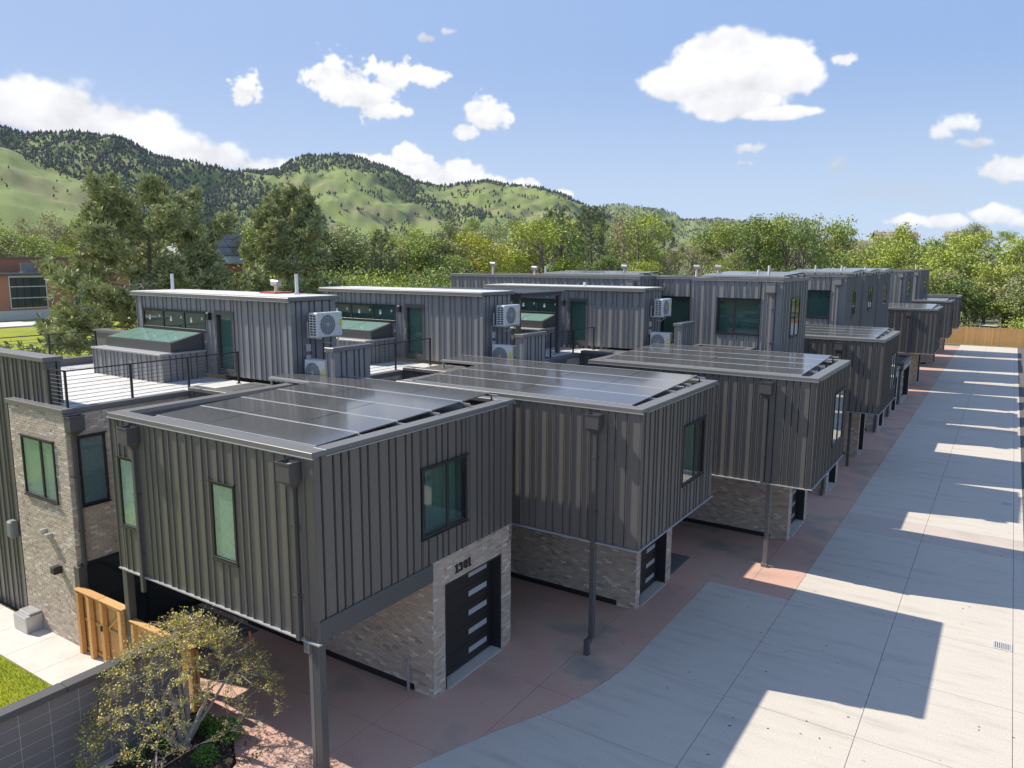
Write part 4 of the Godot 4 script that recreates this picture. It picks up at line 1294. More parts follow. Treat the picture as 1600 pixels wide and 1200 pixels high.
	for q in [[V(0.42, 0, -23.08), V(0.86, 0, -22.62)], [V(0.42, 0, -37.55), V(0.86, 0, -37.0)], [V(0.42, 0, -61.2), V(0.86, 0, -60.6)]]:
		var o := thing("drain_grate", ["iron drain grate in the sunlit concrete nearest the camera", "iron drain grate in the shade further up the drive", "farthest iron drain grate up the drive"][used.get("drain_grate", 0)], "drain grate", (q[0] + q[1]) / 2, "drain grates in the driveway")
		var h: Vector3 = (q[1] - q[0]) / 2
		part(o, "frame", boxes([[V(-h.x, 0.0, -h.z), V(h.x, 0.012, -h.z + 0.04)], [V(-h.x, 0.0, h.z - 0.04), V(h.x, 0.012, h.z)], [V(-h.x, 0, -h.z + 0.04), V(-h.x + 0.03, 0.012, h.z - 0.04)], [V(h.x - 0.03, 0, -h.z + 0.04), V(h.x, 0.012, h.z - 0.04)]]), M.off_white)
		part(o, "sump", boxes([[V(-h.x + 0.03, 0.0015, -h.z + 0.04), V(h.x - 0.03, 0.003, h.z - 0.04)]]), M.black_metal)
		for i in 9:
			var gx := lerpf(-h.x + 0.05, h.x - 0.05, i / 8.0)
			part(o, "bar", boxes([[V(gx - 0.011, 0.003, -h.z + 0.04), V(gx + 0.011, 0.011, h.z - 0.04)]]), M.off_white)


func garden_wall():
	var o := thing("garden_wall", "grey block garden wall with a dark coping, beside the spring tree", "garden wall", V(-14.35, 0, -8.9))
	var bh := 0.235; var bl := 0.535
	part(o, "wall", boxes([[V(-0.18, -0.3, 0.01), V(-0.012, 8 * bh, 22)]]), M.pale_mortar)
	var mesh := boxes([[V(-0.012, 0.008, 0.008), V(0.0, bh - 0.008, bl - 0.008)]], 0.003)
	for i in 8:
		for j in 20:
			part(o, "block", mesh, M.block, Transform3D(Basis.IDENTITY, V(0, i * bh, 0.01 + j * bl)))
	part(o, "end_face", boxes([[V(-0.19, -0.3, -0.02), V(0.0, 8 * bh, 0.009)]]), M.block)
	for i in 8:
		part(o, "coping", boxes([[V(-0.24, 8 * bh + 0.002, i * 2.4 - 0.03), V(0.06, 8 * bh + 0.13, i * 2.4 + 2.36)]], 0.012), M.dark_steel)
	part(o, "footing", boxes([[V(0.002, -0.3, -0.02), V(0.16, 0.12, 12)]], 0.02), M.concrete)


func plank(o: Node, called: String, lo: Vector3, hi: Vector3):
	part(o, called, boxes([[lo, hi]], 0.006), M["wood_%d" % (rng.randi() % 3)])


func gate():
	# cedar fence and gate that close the gap between the brick tower and the clad box
	var o := thing("cedar_gate", "golden cedar fence with a gate between the brick tower and the steel post", "gate", V(-19.2, 0, -9.3), "cedar fences")
	var x := 0.02
	while x < 2.15:
		var w := rng.randf_range(0.125, 0.14)
		plank(o, "plank", V(x, 0.06, -0.02), V(x + w - 0.004, 1.72 + rng.randf_range(-0.012, 0.012), 0.0))
		x += w
	for p in [0.05, 0.55, 1.15, 1.95]:
		plank(o, "post", V(p, 0.0, 0.045 if p != 0.55 else 0.05), V(p + 0.13, 1.7, 0.16))
	for y in [0.12, 0.92, 1.56]:
		for s in [[0.185, 0.545], [0.685, 1.145], [1.285, 1.945]]:
			plank(o, "rail", V(s[0], y, 0.002), V(s[1], y + 0.09, 0.042))
	var b := MB.new()                                              # brace across the gate leaf
	var p0 := V(1.3, 1.02, 0.022); var p1 := V(1.9, 1.54, 0.022)
	b.tube(p0, p1, 0.045, 0.045, 4, true)
	part(o, "brace", b.mesh(), M.wood_0)
	plank(o, "top_board", V(0.0, 1.742, -0.05), V(1.14, 1.78, 0.17)); plank(o, "top_board", V(1.15, 1.742, -0.05), V(2.18, 1.78, 0.17))
	part(o, "latch", boxes([[V(1.2, 0.98, 0.162), V(1.24, 1.12, 0.2)]]), M.black_metal)
	o = thing("cedar_fence", "low piece of cedar fence right of the steel post, half hidden by the spring tree", "fence", V(-16.85, 0, -9.3), "cedar fences")
	x = 0.0
	while x < 2.45:
		var w := rng.randf_range(0.125, 0.14)
		plank(o, "plank", V(x, 0.06, -0.02), V(x + w - 0.004, 1.5 + rng.randf_range(-0.01, 0.01), 0.0))
		x += w
	for p in [0.05, 1.2, 2.3]:
		plank(o, "post", V(p, 0.0, 0.002), V(p + 0.1, 1.48, 0.1))
	plank(o, "top_board", V(0.0, 1.522, -0.05), V(2.45, 1.556, 0.12))


func far_fence():
	var o := thing("timber_fence", "weathered golden timber fence closing the far end of the drive", "fence", V(-8, 0, -111), "timber fences")
	var r := RandomNumberGenerator.new()
	r.seed = 9
	for i in 150:
		var x := i * 0.142
		part(o, "picket", boxes([[V(0, 0.04, 0), V(0.138, 2.25, 0.02)]]) if not shared.has("picket") else shared.picket, M.far_fence if r.randf() < 0.6 else M["wood_%d" % (r.randi() % 2)], Transform3D(Basis.IDENTITY, V(x, r.randf_range(-0.03, 0.02), r.randf_range(-0.008, 0.008))))
		if i == 0:
			shared.picket = o.get_child(0).mesh
	for i in 9:
		part(o, "post", boxes([[V(i * 2.6 - 0.05, 0, -0.12), V(i * 2.6 + 0.05, 2.3, -0.02)]]), M.wood_1)
	part(o, "rail", boxes([[V(0, 0.5, -0.06), V(21.3, 0.6, -0.012)], [V(0, 1.8, -0.06), V(21.3, 1.9, -0.012)]]), M.wood_1)


func car(label: String, at: Vector3, turn: float, paint: String):
	var o := thing("parked_car", label, "car", at, "cars parked beyond the fence")
	o.rotation.y = turn
	var prof := [Vector2(-2.2, 0.35), Vector2(-2.2, 0.85), Vector2(-1.95, 1.02), Vector2(-1.1, 1.08), Vector2(1.35, 1.1), Vector2(2.0, 1.02), Vector2(2.2, 0.8), Vector2(2.2, 0.35)]
	var cab := [Vector2(-1.25, 1.08), Vector2(-0.45, 1.66), Vector2(1.3, 1.68), Vector2(1.95, 1.08)]
	for e in [["body", prof, 0.9, paint], ["cabin", cab, 0.74, "glass_dark"]]:
		var b := MB.new()
		var w: float = e[2]
		var n: int = e[1].size()
		var c := Vector2.ZERO
		for p in e[1]:
			c += p / n
		for i in n:
			var p: Vector2 = e[1][i]; var q: Vector2 = e[1][(i + 1) % n]
			b._out(V(0, c.y, c.x), V(-w, p.y, p.x), V(w, p.y, p.x), V(w, q.y, q.x)); b._out(V(0, c.y, c.x), V(-w, p.y, p.x), V(w, q.y, q.x), V(-w, q.y, q.x))
			for s in [-w, w]:
				b._out(V(0, c.y, c.x), V(s, p.y, p.x), V(s, q.y, q.x), V(s, c.y, c.x))
		part(o, e[0], b.mesh(), M[e[3]] if M.has(e[3]) else M.black_metal)
	part(o, "roof", boxes([[V(-0.72, 1.66, -0.45), V(0.72, 1.71, 1.3)]], 0.03), M[paint])
	for s in [-0.8, 0.8]:
		for t in [-1.35, 1.35]:
			var b := MB.new()
			b.tube(V(s - 0.11, 0.33, t), V(s + 0.11, 0.33, t), 0.33, 0.33, 14, true)
			part(o, "wheel", b.mesh(), M.tyre)


func school():
	var o := thing("school_building", "low red brick school with a white base and gridded windows beyond the lawn", "school", V(-70, 5, -34))
	part(o, "wall", boxes([[V(-8, 0.75, -16), V(0, 3.65, 5.0)]]), M.red_brick)
	part(o, "base", boxes([[V(-8, -0.4, -16), V(0.06, 0.748, 5.02)]]), M.off_white)
	part(o, "upper_wall", boxes([[V(-16, 3.0, -22), V(-3.2, 5.1, 6.0)]]), M.red_brick)
	part(o, "eaves", boxes([[V(-8, 3.652, -16.2), V(0.25, 3.86, 5.2)]]), M.dark_steel)
	part(o, "parapet_cap", boxes([[V(-16.1, 5.102, -22.1), V(-3.1, 5.22, 6.1)]]), M.cap)
	for k in 4:
		var z: float = 3.6 - k * 5.2
		var w := part(o, "window", boxes([[V(-0.1, 0.9, z - 3.0), V(0.05, 0.98, z)], [V(-0.1, 3.5, z - 3.0), V(0.05, 3.64, z)], [V(-0.1, 0.981, z - 3.0), V(0.05, 3.499, z - 2.92)], [V(-0.1, 0.981, z - 0.08), V(0.05, 3.499, z)], [V(0.0, 1.75, z - 2.9), V(0.05, 1.82, z - 0.1)], [V(0.0, 2.7, z - 2.9), V(0.05, 2.77, z - 0.1)]]), M.off_white)
		part(w, "pane", boxes([[V(0.003, 0.981, z - 2.92), V(0.01, 3.499, z - 0.08)]]), M.glass_dark)
		for i in 4:
			part(w, "glazing_bar", boxes([[V(0.012, 0.99, z - 0.62 - i * 0.58), V(0.045, 3.49, z - 0.57 - i * 0.58)]]), M.black_metal)
	for p in [V(-1.8, 3.86, 1.2), V(-1.8, 3.86, -3.2)]:
		var b := MB.new()
		b.box(p + V(-0.7, 0, -0.7), p + V(0.7, 0.1, 0.7)); b.tube(p + V(0, 0.1, 0), p + V(0, 0.85, 0), 0.52, 0.52, 14, true)
		part(o, "roof_fan", b.mesh(), M.grille)
	o = thing("solar_hall", "brick hall with solar panels on its pale hipped roof, between the two pines", "hall", V(-73.5, 5.6, -57.2))
	part(o, "wall", boxes([[V(-7, -0.5, -7), V(0, 4.2, 7)]]), M.red_brick)
	part(o, "window_band", boxes([[V(0.0, 3.1, -5.5), V(0.06, 4.0, 5.0)]]), M.off_white)
	part(o, "pilaster", boxes([[V(0.0, -0.5, 1.0), V(0.1, 4.18, 1.5)], [V(0.0, -0.5, -2.2), V(0.1, 4.18, -1.7)]]), M.red_brick)
	var b := MB.new()
	var e := [V(0.9, 4.2, 7.9), V(0.9, 4.2, -7.9), V(-7.9, 4.2, -7.9), V(-7.9, 4.2, 7.9)]
	var t := [V(-3.1, 7.9, 3.9), V(-3.1, 7.9, -3.9), V(-3.9, 7.9, -3.9), V(-3.9, 7.9, 3.9)]
	for i in 4:
		var j := (i + 1) % 4
		b.quad(e[i], e[j], t[j], t[i])
	b.quad(t[0], t[1], t[2], t[3])
	part(o, "hip_roof", b.mesh(), M.teal_roof)
	part(o, "gutter", boxes([[V(0.85, 4.05, -7.9), V(1.0, 4.22, 7.9)]]), M.teal_roof)
	var dn := V(-4.0, 3.7, 0).normalized(); var nn := V(3.7, 4.0, 0).normalized()
	for i in 3:
		for j in 6:
			var q := Transform3D(Basis(V(0, 0, 1), nn, dn), V(0.2, 4.9, 3.4 - j * 1.5) + dn * (i * 1.35) + nn * 0.06)
			part(o, "solar_panel", shared.get("hall_panel", null) if shared.has("hall_panel") else keep("hall_panel", boxes([[V(-1.4, 0, 0), V(0.0, 0.05, 1.25)]])), M.solar_cell, q)
	o = thing("play_canopy", "small orange shade canopy on teal posts beyond the pines", "canopy", V(-76, 3.9, -92))
	b = MB.new()
	for i in 8:
		b.tri(V(0, 4.6, 0), V(cos(TAU * i / 8) * 1.7, 3.8, sin(TAU * i / 8) * 1.7), V(cos(TAU * (i + 1) / 8) * 1.7, 3.8, sin(TAU * (i + 1) / 8) * 1.7))
	part(o, "shade_roof", b.mesh(), M.orange)
	for p in [V(1, 0, 1), V(-1, 0, 1), V(1, 0, -1), V(-1, 0, -1)]:
		part(o, "post", boxes([[p - V(0.07, 0.5, 0.07), p + V(0.07, 3.9, 0.07)]]), M.teal)
	part(o, "deck", boxes([[V(-1.4, 1.6, -1.4), V(1.4, 1.75, 1.4)]]), M.teal)


func keep(key: String, m: Mesh) -> Mesh:
	shared[key] = m
	return m


func far_house(label: String, at: Vector3, turn: float):
	var o := thing("hill_house", label, "house", at, "houses among the trees on the rise")
	o.rotation.y = turn
	part(o, "wall", boxes([[V(-7, -2, -4), V(7, 3.2, 4)]]), M.off_white)
	var b := MB.new()
	b.quad(V(-7.8, 3.0, 4.8), V(7.8, 3.0, 4.8), V(7.8, 5.6, 0), V(-7.8, 5.6, 0)); b.quad(V(7.8, 3.0, -4.8), V(-7.8, 3.0, -4.8), V(-7.8, 5.6, 0), V(7.8, 5.6, 0))
	b.tri(V(7.0, 3.2, 4), V(7.0, 3.2, -4), V(7.0, 5.4, 0)); b.tri(V(-7.0, 3.2, -4), V(-7.0, 3.2, 4), V(-7.0, 5.4, 0))
	part(o, "roof", b.mesh(), M.tan_roof)
	for k in 4:
		part(o, "window", boxes([[V(-6 + k * 3.2, 0.9, 4.0), V(-4.4 + k * 3.2, 2.4, 4.06)]]), M.glass_dark)
	part(o, "chimney", boxes([[V(2, 4.0, -1.2), V(3, 6.8, -0.4)]]), M.tan_roof)
# ---------------------------------------------------------------- vegetation
func leaf_quad(b: MB, p: Vector3, s: float, r: RandomNumberGenerator):
	var a := V(r.randf_range(-1, 1), r.randf_range(-0.5, 0.9), r.randf_range(-1, 1)).normalized() * s
	var e := a.cross(V(r.randf_range(-1, 1), r.randf_range(-1, 1), r.randf_range(-1, 1))).normalized() * s * 0.62
	b.quad(p - a, p + e, p + a, p - e)


func broad_crown(seed_: int, wide: float, airy: float) -> ArrayMesh:      # a crown of a tree ten metres tall, its foot at the origin
	var r := RandomNumberGenerator.new()
	r.seed = seed_
	var b := MB.new()
	var lobes := []
	for i in r.randi_range(9, 13):
		var a := r.randf_range(0, TAU)
		var y := r.randf_range(2.6, 8.6)
		var reach := wide * sqrt(maxf(0.06, 1.0 - pow((y - 5.2) / 4.6, 2))) * r.randf_range(0.35, 0.95)
		lobes.append([V(cos(a) * reach, y, sin(a) * reach), r.randf_range(1.0, 1.9)])
	lobes.append([V(r.randf_range(-0.4, 0.4), 8.7, r.randf_range(-0.4, 0.4)), 1.2])
	for l in lobes:
		for k in int(17 * airy):
			var d := V(r.randfn(), r.randfn(), r.randfn()).normalized()
			var q: Vector3 = l[0] + d * l[1] * pow(r.randf(), 0.33) * V(1, 0.8, 1)
			var tone := r.randf_range(0.75, 1.2)
			var warm := r.randf_range(-0.1, 0.1)
			var puff := r.randf_range(0.28, 0.55)
			for j in 26:
				b.col = Color(tone * (1.0 + warm), tone, tone * (1.0 - warm)) * r.randf_range(0.85, 1.15)
				leaf_quad(b, q + V(r.randfn(), r.randfn() * 0.7, r.randfn()) * puff, r.randf_range(0.08, 0.16), r)
	return b.mesh()


func broad_trunk(seed_: int, wide: float) -> ArrayMesh:
	var r := RandomNumberGenerator.new()
	r.seed = seed_
	var b := MB.new()
	b.tube(V(0, -0.6, 0), V(0.1, 3.0, 0), 0.26, 0.19, 8)
	b.tube(V(0.1, 3.0, 0), V(0, 7.6, 0.1), 0.19, 0.05, 7)
	for i in 13:
		var y := r.randf_range(2.4, 6.4)
		var a := r.randf_range(0, TAU)
		var q := V(cos(a), 0, sin(a)) * wide * r.randf_range(0.5, 0.9) + V(0, y + r.randf_range(0.8, 2.4), 0)
		var m := V(0, y, 0).lerp(q, 0.5) + V(0, 0.25, 0)
		b.tube(V(0, y, 0), m, 0.1, 0.06, 5); b.tube(m, q, 0.06, 0.015, 4)
		for k in 4:
			b.tube(m.lerp(q, r.randf()), q + V(r.randfn(), r.randfn() * 0.6 + 0.4, r.randfn()) * 0.8, 0.03, 0.006, 3)
	return b.mesh()


func pine(seed_: int, tall: float, wide: float, tufts: int, needles: int, lean := 0.0) -> Array:   # [wood, needles]
	var r := RandomNumberGenerator.new()
	r.seed = seed_
	var w := MB.new(); var b := MB.new()
	w.tube(V(0, -0.5, 0), V(lean * 0.5, tall * 0.5, 0), 0.26, 0.17, 8); w.tube(V(lean * 0.5, tall * 0.5, 0), V(lean, tall * 0.97, 0), 0.17, 0.03, 7)
	var ends := []
	var k := int(tall * 5.5)
	for i in k:
		var t := 0.12 + 0.86 * (i + r.randf()) / k
		var a := i * 2.4 + r.randf_range(-0.5, 0.5)
		var reach := wide * (0.22 + 0.78 * pow(1.0 - t, 0.62)) * r.randf_range(0.6, 1.12)
		var o := V(lean * t, tall * t, 0)
		var up := lerpf(0.02, 0.75, t) * reach + r.randf_range(-0.2, 0.3)
		var m := o + V(cos(a), 0, sin(a)) * reach * 0.55 + V(0, up * 0.35, 0)
		var q := o + V(cos(a), 0, sin(a)) * reach + V(0, up, 0)
		w.tube(o, m, 0.06 * (1.2 - t), 0.04 * (1.2 - t), 5); w.tube(m, q, 0.04 * (1.2 - t), 0.01, 4)
		ends.append([m, q, reach])
	for i in tufts:
		var e: Array = ends[i % ends.size()]
		var t := pow(r.randf(), 0.6)
		var side: Vector3 = (e[1] - e[0]).cross(V(0, 1, 0)).normalized()
		var p: Vector3 = e[0].lerp(e[1], t) + side * r.randfn() * (0.2 + 0.22 * e[2] * (1.0 - absf(t - 0.5))) * 0.55 + V(0, r.randfn() * 0.22 + 0.1, 0)
		if i % 3 == 0:
			w.tube(e[0].lerp(e[1], t * 0.8), p, 0.012, 0.006, 3)
		var d0: Vector3 = (p - e[0]).normalized() * 0.6 + V(0, 0.45, 0)
		var tone := r.randf_range(0.45, 1.5)
		for j in needles:
			var d := (d0 + V(r.randfn(), r.randfn(), r.randfn()) * 0.62).normalized() * r.randf_range(0.22, 0.42)
			var x := d.cross(V(r.randfn(), r.randfn(), r.randfn())).normalized() * 0.045
			b.col = Color(1.0, 1.0, 1.0) * tone * r.randf_range(0.8, 1.2)
			b.quad(p - x * 0.5, p + d * 0.6 - x, p + d, p + d * 0.6 + x)
	return [w.mesh(), b.mesh()]


func tinted(base: String, k: int, r: float, gr: float, bl: float) -> StandardMaterial3D:
	var m: StandardMaterial3D = M[base].duplicate()
	m.resource_name = "%s tint %d" % [base, k]
	m.albedo_color = lin(r, gr, bl)
	return m


func tree(called: String, label: String, at: Vector3, h: float, stretch: float, crown: Mesh, trunk: Mesh, leaf: Material, bark: Material, turn: float, base := 10.0) -> Node3D:
	var o := thing(called, label, "tree", at, "trees round the houses")
	o.rotation.y = turn
	var s := Basis.from_scale(V(h / base * stretch, h / base, h / base * stretch))
	part(o, "trunk", trunk, bark, Transform3D(s, Vector3.ZERO))
	part(o, "crown", crown, leaf, Transform3D(s, Vector3.ZERO))
	return o


const ROWS := ["farthest", "school side back", "near middle", "middle", "second middle", "right hand back", "right hand front", "fence side back", "fence side front", "far left front"]

func trees():
	# the two big pines beyond the terraces
	var near_needles := tinted("needle", 0, 0.47, 0.50, 0.23)
	var p := pine(3, 9.5, 6.6, 7600, 10, 0.4)
	var at := V(-37.2, 0, -22.6)
	at.y = rise(at.x, at.z) - 0.8
	tree("pine_tree", "big shaggy pine beyond the nearest terrace, its branches hanging over the lawn", at, 10.0, 1.0, p[1], p[0], near_needles, M.bark, 0.3)
	p = pine(8, 9.4, 4.3, 4600, 10, 0.2)
	at = V(-39.8, 0, -33.9)
	at.y = rise(at.x, at.z) - 0.8
	tree("pine_tree", "tall pine with a thin pointed top behind the nearest stair head roof", at, 10.0, 1.0, p[1], p[0], near_needles, M.bark, 1.3)
	var mid_pines := []
	for k in 2:
		mid_pines.append(pine(20 + k, 10.0, 3.4, 620, 9, 0.2))
	var crowns := []; var trunks := []
	for k in 6:
		var w: float = [2.9, 3.5, 3.1, 3.8, 2.5, 3.3][k]
		crowns.append(broad_crown(100 + k, w, [1.0, 1.15, 0.85, 1.1, 0.6, 0.9][k])); trunks.append(broad_trunk(200 + k, w))
	var tints := [tinted("leaf", 1, 0.33, 0.40, 0.085), tinted("leaf", 2, 0.42, 0.48, 0.07), tinted("leaf", 3, 0.36, 0.39, 0.17), tinted("leaf", 4, 0.22, 0.30, 0.075), tinted("leaf", 5, 0.50, 0.50, 0.05), tinted("leaf", 6, 0.40, 0.36, 0.16)]
	var names := ["fresh green", "bright yellow green", "pale sage green", "deep green", "golden yellow", "sparse olive brown"]
	var dark := tinted("needle", 2, 0.21, 0.25, 0.12)
	# columns of the picture the belt of trees fills: [from, to, step, near, far, top at the left, top at the right]
	var r := RandomNumberGenerator.new()
	r.seed = 77
	var rows := [[-120, 1720, 46, 250.0, 330.0, 352.0, 356.0], [-120, 640, 40, 130.0, 190.0, 338.0, 348.0], [380, 740, 27, 92.0, 118.0, 352.0, 372.0], [640, 1010, 30, 125.0, 165.0, 352.0, 336.0], [720, 1010, 36, 105.0, 125.0, 385.0, 378.0], [980, 1500, 30, 150.0, 200.0, 340.0, 352.0], [1010, 1420, 34, 138.0, 152.0, 380.0, 385.0], [1380, 1760, 30, 136.0, 165.0, 372.0, 360.0], [1430, 1740, 27, 127.0, 136.0, 425.0, 400.0], [-140, 60, 34, 95.0, 110.0, 352.0, 345.0]]
	var n := 0
	for e in rows:
		var x: float = e[0]
		var place := 0
		while x < e[1]:
			var d := r.randf_range(e[3], e[4])
			var top := lerpf(e[5], e[6], (x - e[0]) / (e[1] - e[0])) + r.randf_range(-16, 26)
			if e[3] < 240 and absf(x - 1225) < 45: top = minf(top, 332)
			if e[3] < 240 and absf(x - 890) < 40: top = minf(top, 336)
			var q := along(x + r.randf_range(-8, 8), d)
			q.y = rise(q.x, q.z) - 0.3
			var h := slope(x, top) * d + 10.0 - q.y
			var t := r.randi() % 100
			var c := 0 if t < 28 else 1 if t < 50 else 2 if t < 66 else 3 if t < 80 else 5 if t < 92 else 0
			if (absf(x - 738) < 16 and d < 170) or (absf(x - 375) < 18 and d < 170): c = 4
			var where: String = "%s from left in the %s tree row" % [nth(place), ROWS[rows.find(e)]]
			place += 1
			if r.randf() < 0.13 and x < 1100 and d < 200:
				var mp: Array = mid_pines[n % 2]
				tree("pine_tree", "dark ragged pine, %s" % where, q, h * 1.02, 1.0, mp[1], mp[0], dark, M.bark, r.randf() * TAU)
			else:
				var k := (4 if c == 5 else n % 6)
				tree("leafy_tree", "%s tree, %s" % [names[c], where], q, h, clampf(14.0 / h, 0.75, 1.35), crowns[k], trunks[k], tints[c], M.grey_bark if c == 5 else M.bark, r.randf() * TAU)
			n += 1
			x += e[2] * r.randf_range(0.75, 1.25)
	# bushes that fill the foot of the belt
	var bush := MB.new()
	for i in 700:
		var l := V(r.randfn(), 0, r.randfn()) * 1.1
		var q := V(l.x, absf(r.randfn()) * 0.8, l.z)
		for j in 10:
			bush.col = g(r.randf_range(0.75, 1.25))
			leaf_quad(bush, q + V(r.randfn(), r.randfn(), r.randfn()) * 0.3, r.randf_range(0.05, 0.1), r)
	var bm := bush.mesh()
	var edges := [[440, 760, 17, 78.0, 90.0], [1420, 1720, 20, 117.0, 124.0], [760, 1420, 34, 120.0, 132.0], [-100, 420, 40, 108.0, 122.0]]
	for e in edges:
		var x: float = e[0]
		var place := 0
		while x < e[1]:
			if x > 1495 and x < 1610 and e[3] < 119:                 # the gap in which the parked cars show
				x += 20
				continue
			var q := along(x, r.randf_range(e[3], e[4]))
			q.y = rise(q.x, q.z) - 0.2
			var o := thing("bush", "leafy bush, %s from the left in the %s row under the tree belt" % [nth(place), ["middle", "fence side", "tall roof side", "school side"][edges.find(e)]], "bush", q, "bushes under the tree belt")
			place += 1
			o.rotation.y = r.randf() * TAU
			part(o, "foliage", bm, tints[[0, 3, 2, 1, 3][r.randi() % 5]], Transform3D(Basis.from_scale(V(1.5, 1.5, 1.5) * r.randf_range(0.8, 1.4)), Vector3.ZERO))
			x += e[2] * r.randf_range(0.8, 1.3)


func spring_tree():
	# a low umbrella of twigs: each tip of the dome is joined to the nearest wood that lies closer to the foot
	var r := RandomNumberGenerator.new()
	r.seed = 12
	var wood := MB.new(); var leaf := MB.new()
	var across := V(-0.53, 0, 0.85); var back := V(-0.85, 0, -0.53)
	var nodes := []                                               # [place, way from the foot, thickness]
	for e in [[0.75, 0.25, 0.055], [0.3, -0.2, 0.07], [-0.15, 0.15, 0.075], [-0.5, -0.25, 0.055], [-0.9, 0.2, 0.045], [0.15, 0.5, 0.05], [1.05, -0.3, 0.045]]:
		var p := (across * r.randf_range(-0.1, 0.1)) + back * r.randf_range(-0.1, 0.1) + V(0, -0.1, 0)
		var top: Vector3 = across * e[0] + back * e[1] + V(0, 1.75 - 0.5 * absf(e[0]), 0)
		var n := 6
		for i in range(1, n + 1):
			var t := i / float(n)
			var q := p.lerp(top, 1.0 / (n - i + 1.0)) + V(r.randfn(), 0.3 * r.randfn(), r.randfn()) * 0.035 + V(0, 0.03 * sin(t * PI), 0)
			wood.tube(p, q, e[2] * (1.15 - t * 0.6), e[2] * (1.15 - (t + 1.0 / n) * 0.6), 7)
			if i > 2:
				nodes.append([q, q.length(), e[2] * (1.1 - t * 0.6)])
			p = q
	var tips := []
	for i in 430:
		var ang := r.randf_range(0, TAU)
		var rho := sqrt(r.randf())
		var side := cos(ang) * rho
		var y := 2.78 - 1.75 * rho * rho - 0.55 * maxf(0.0, side) * rho - r.randf() * r.randf() * 0.75 + r.randfn() * 0.08
		var lone := 0.75 if side < -0.75 else 1.0
		tips.append([across * (side * 1.95 + 0.05) + back * (sin(ang) * rho * 1.55) + V(0, maxf(0.3, y), 0), side, lone])
	tips.sort_custom(func(p, q): return p[0].length() < q[0].length())
	for e in tips:
		var best := 0
		var near := 1e9
		for i in nodes.size():
			var d: float = nodes[i][0].distance_to(e[0]) + 0.25 * absf(nodes[i][0].y - e[0].y)
			if d < near and nodes[i][1] < e[0].length() + 0.05:
				near = d; best = i
		var a: Vector3 = nodes[best][0]
		var m: Vector3 = a.lerp(e[0], 0.5) + V(r.randfn(), r.randfn(), r.randfn()) * near * 0.09 + V(0, near * 0.08, 0)
		var w := minf(nodes[best][2] * 0.7, 0.006 + 0.016 * near)
		wood.tube(a, m, w, w * 0.8, 4); wood.tube(m, e[0], w * 0.8, w * 0.55, 4)
		nodes.append([m, m.length(), w]); nodes.append([e[0], e[0].length(), w * 0.75])
		var out: Vector3 = (e[0] - a).normalized()
		for k in r.randi_range(3, 5):
			var d := (out + V(r.randfn(), r.randfn() * 0.5 + 0.25, r.randfn()) * 0.55).normalized()
			var tip: Vector3 = e[0] + d * r.randf_range(0.14, 0.36)
			var start: Vector3 = m.lerp(e[0], r.randf())
			wood.tube(start, tip, 0.006, 0.002, 3)
			if r.randf() < (0.82 if e[1] > -0.35 else 0.5):
				for j in r.randi_range(6, 14):
					var tone := r.randf_range(0.65, 1.3)
					leaf.col = [Color(0.56, 0.48, 0.09), Color(0.60, 0.44, 0.13), Color(0.44, 0.47, 0.09), Color(0.66, 0.56, 0.18)][r.randi() % 4] * tone
					leaf_quad(leaf, start.lerp(tip, r.randf_range(0.25, 1.05)) + V(r.randfn(), r.randfn(), r.randfn()) * 0.035, r.randf_range(0.014, 0.03), r)
	var o := thing("spring_tree", "multi stemmed tree with thin yellow leaves and bare twigs beside the garden wall", "tree", V(-13.42, 0.05, -8.35))
	part(o, "stems", wood.mesh(), M.grey_bark)
	part(o, "leaves", leaf.mesh(), M.leaf)
	var b := MB.new()
	b.tube(V(0.72, 2.3, -1.1), V(0.78, 2.08, -1.08), 0.03, 0.025, 5, true)
	part(o, "red_ribbon", b.mesh(), M.red_flash)


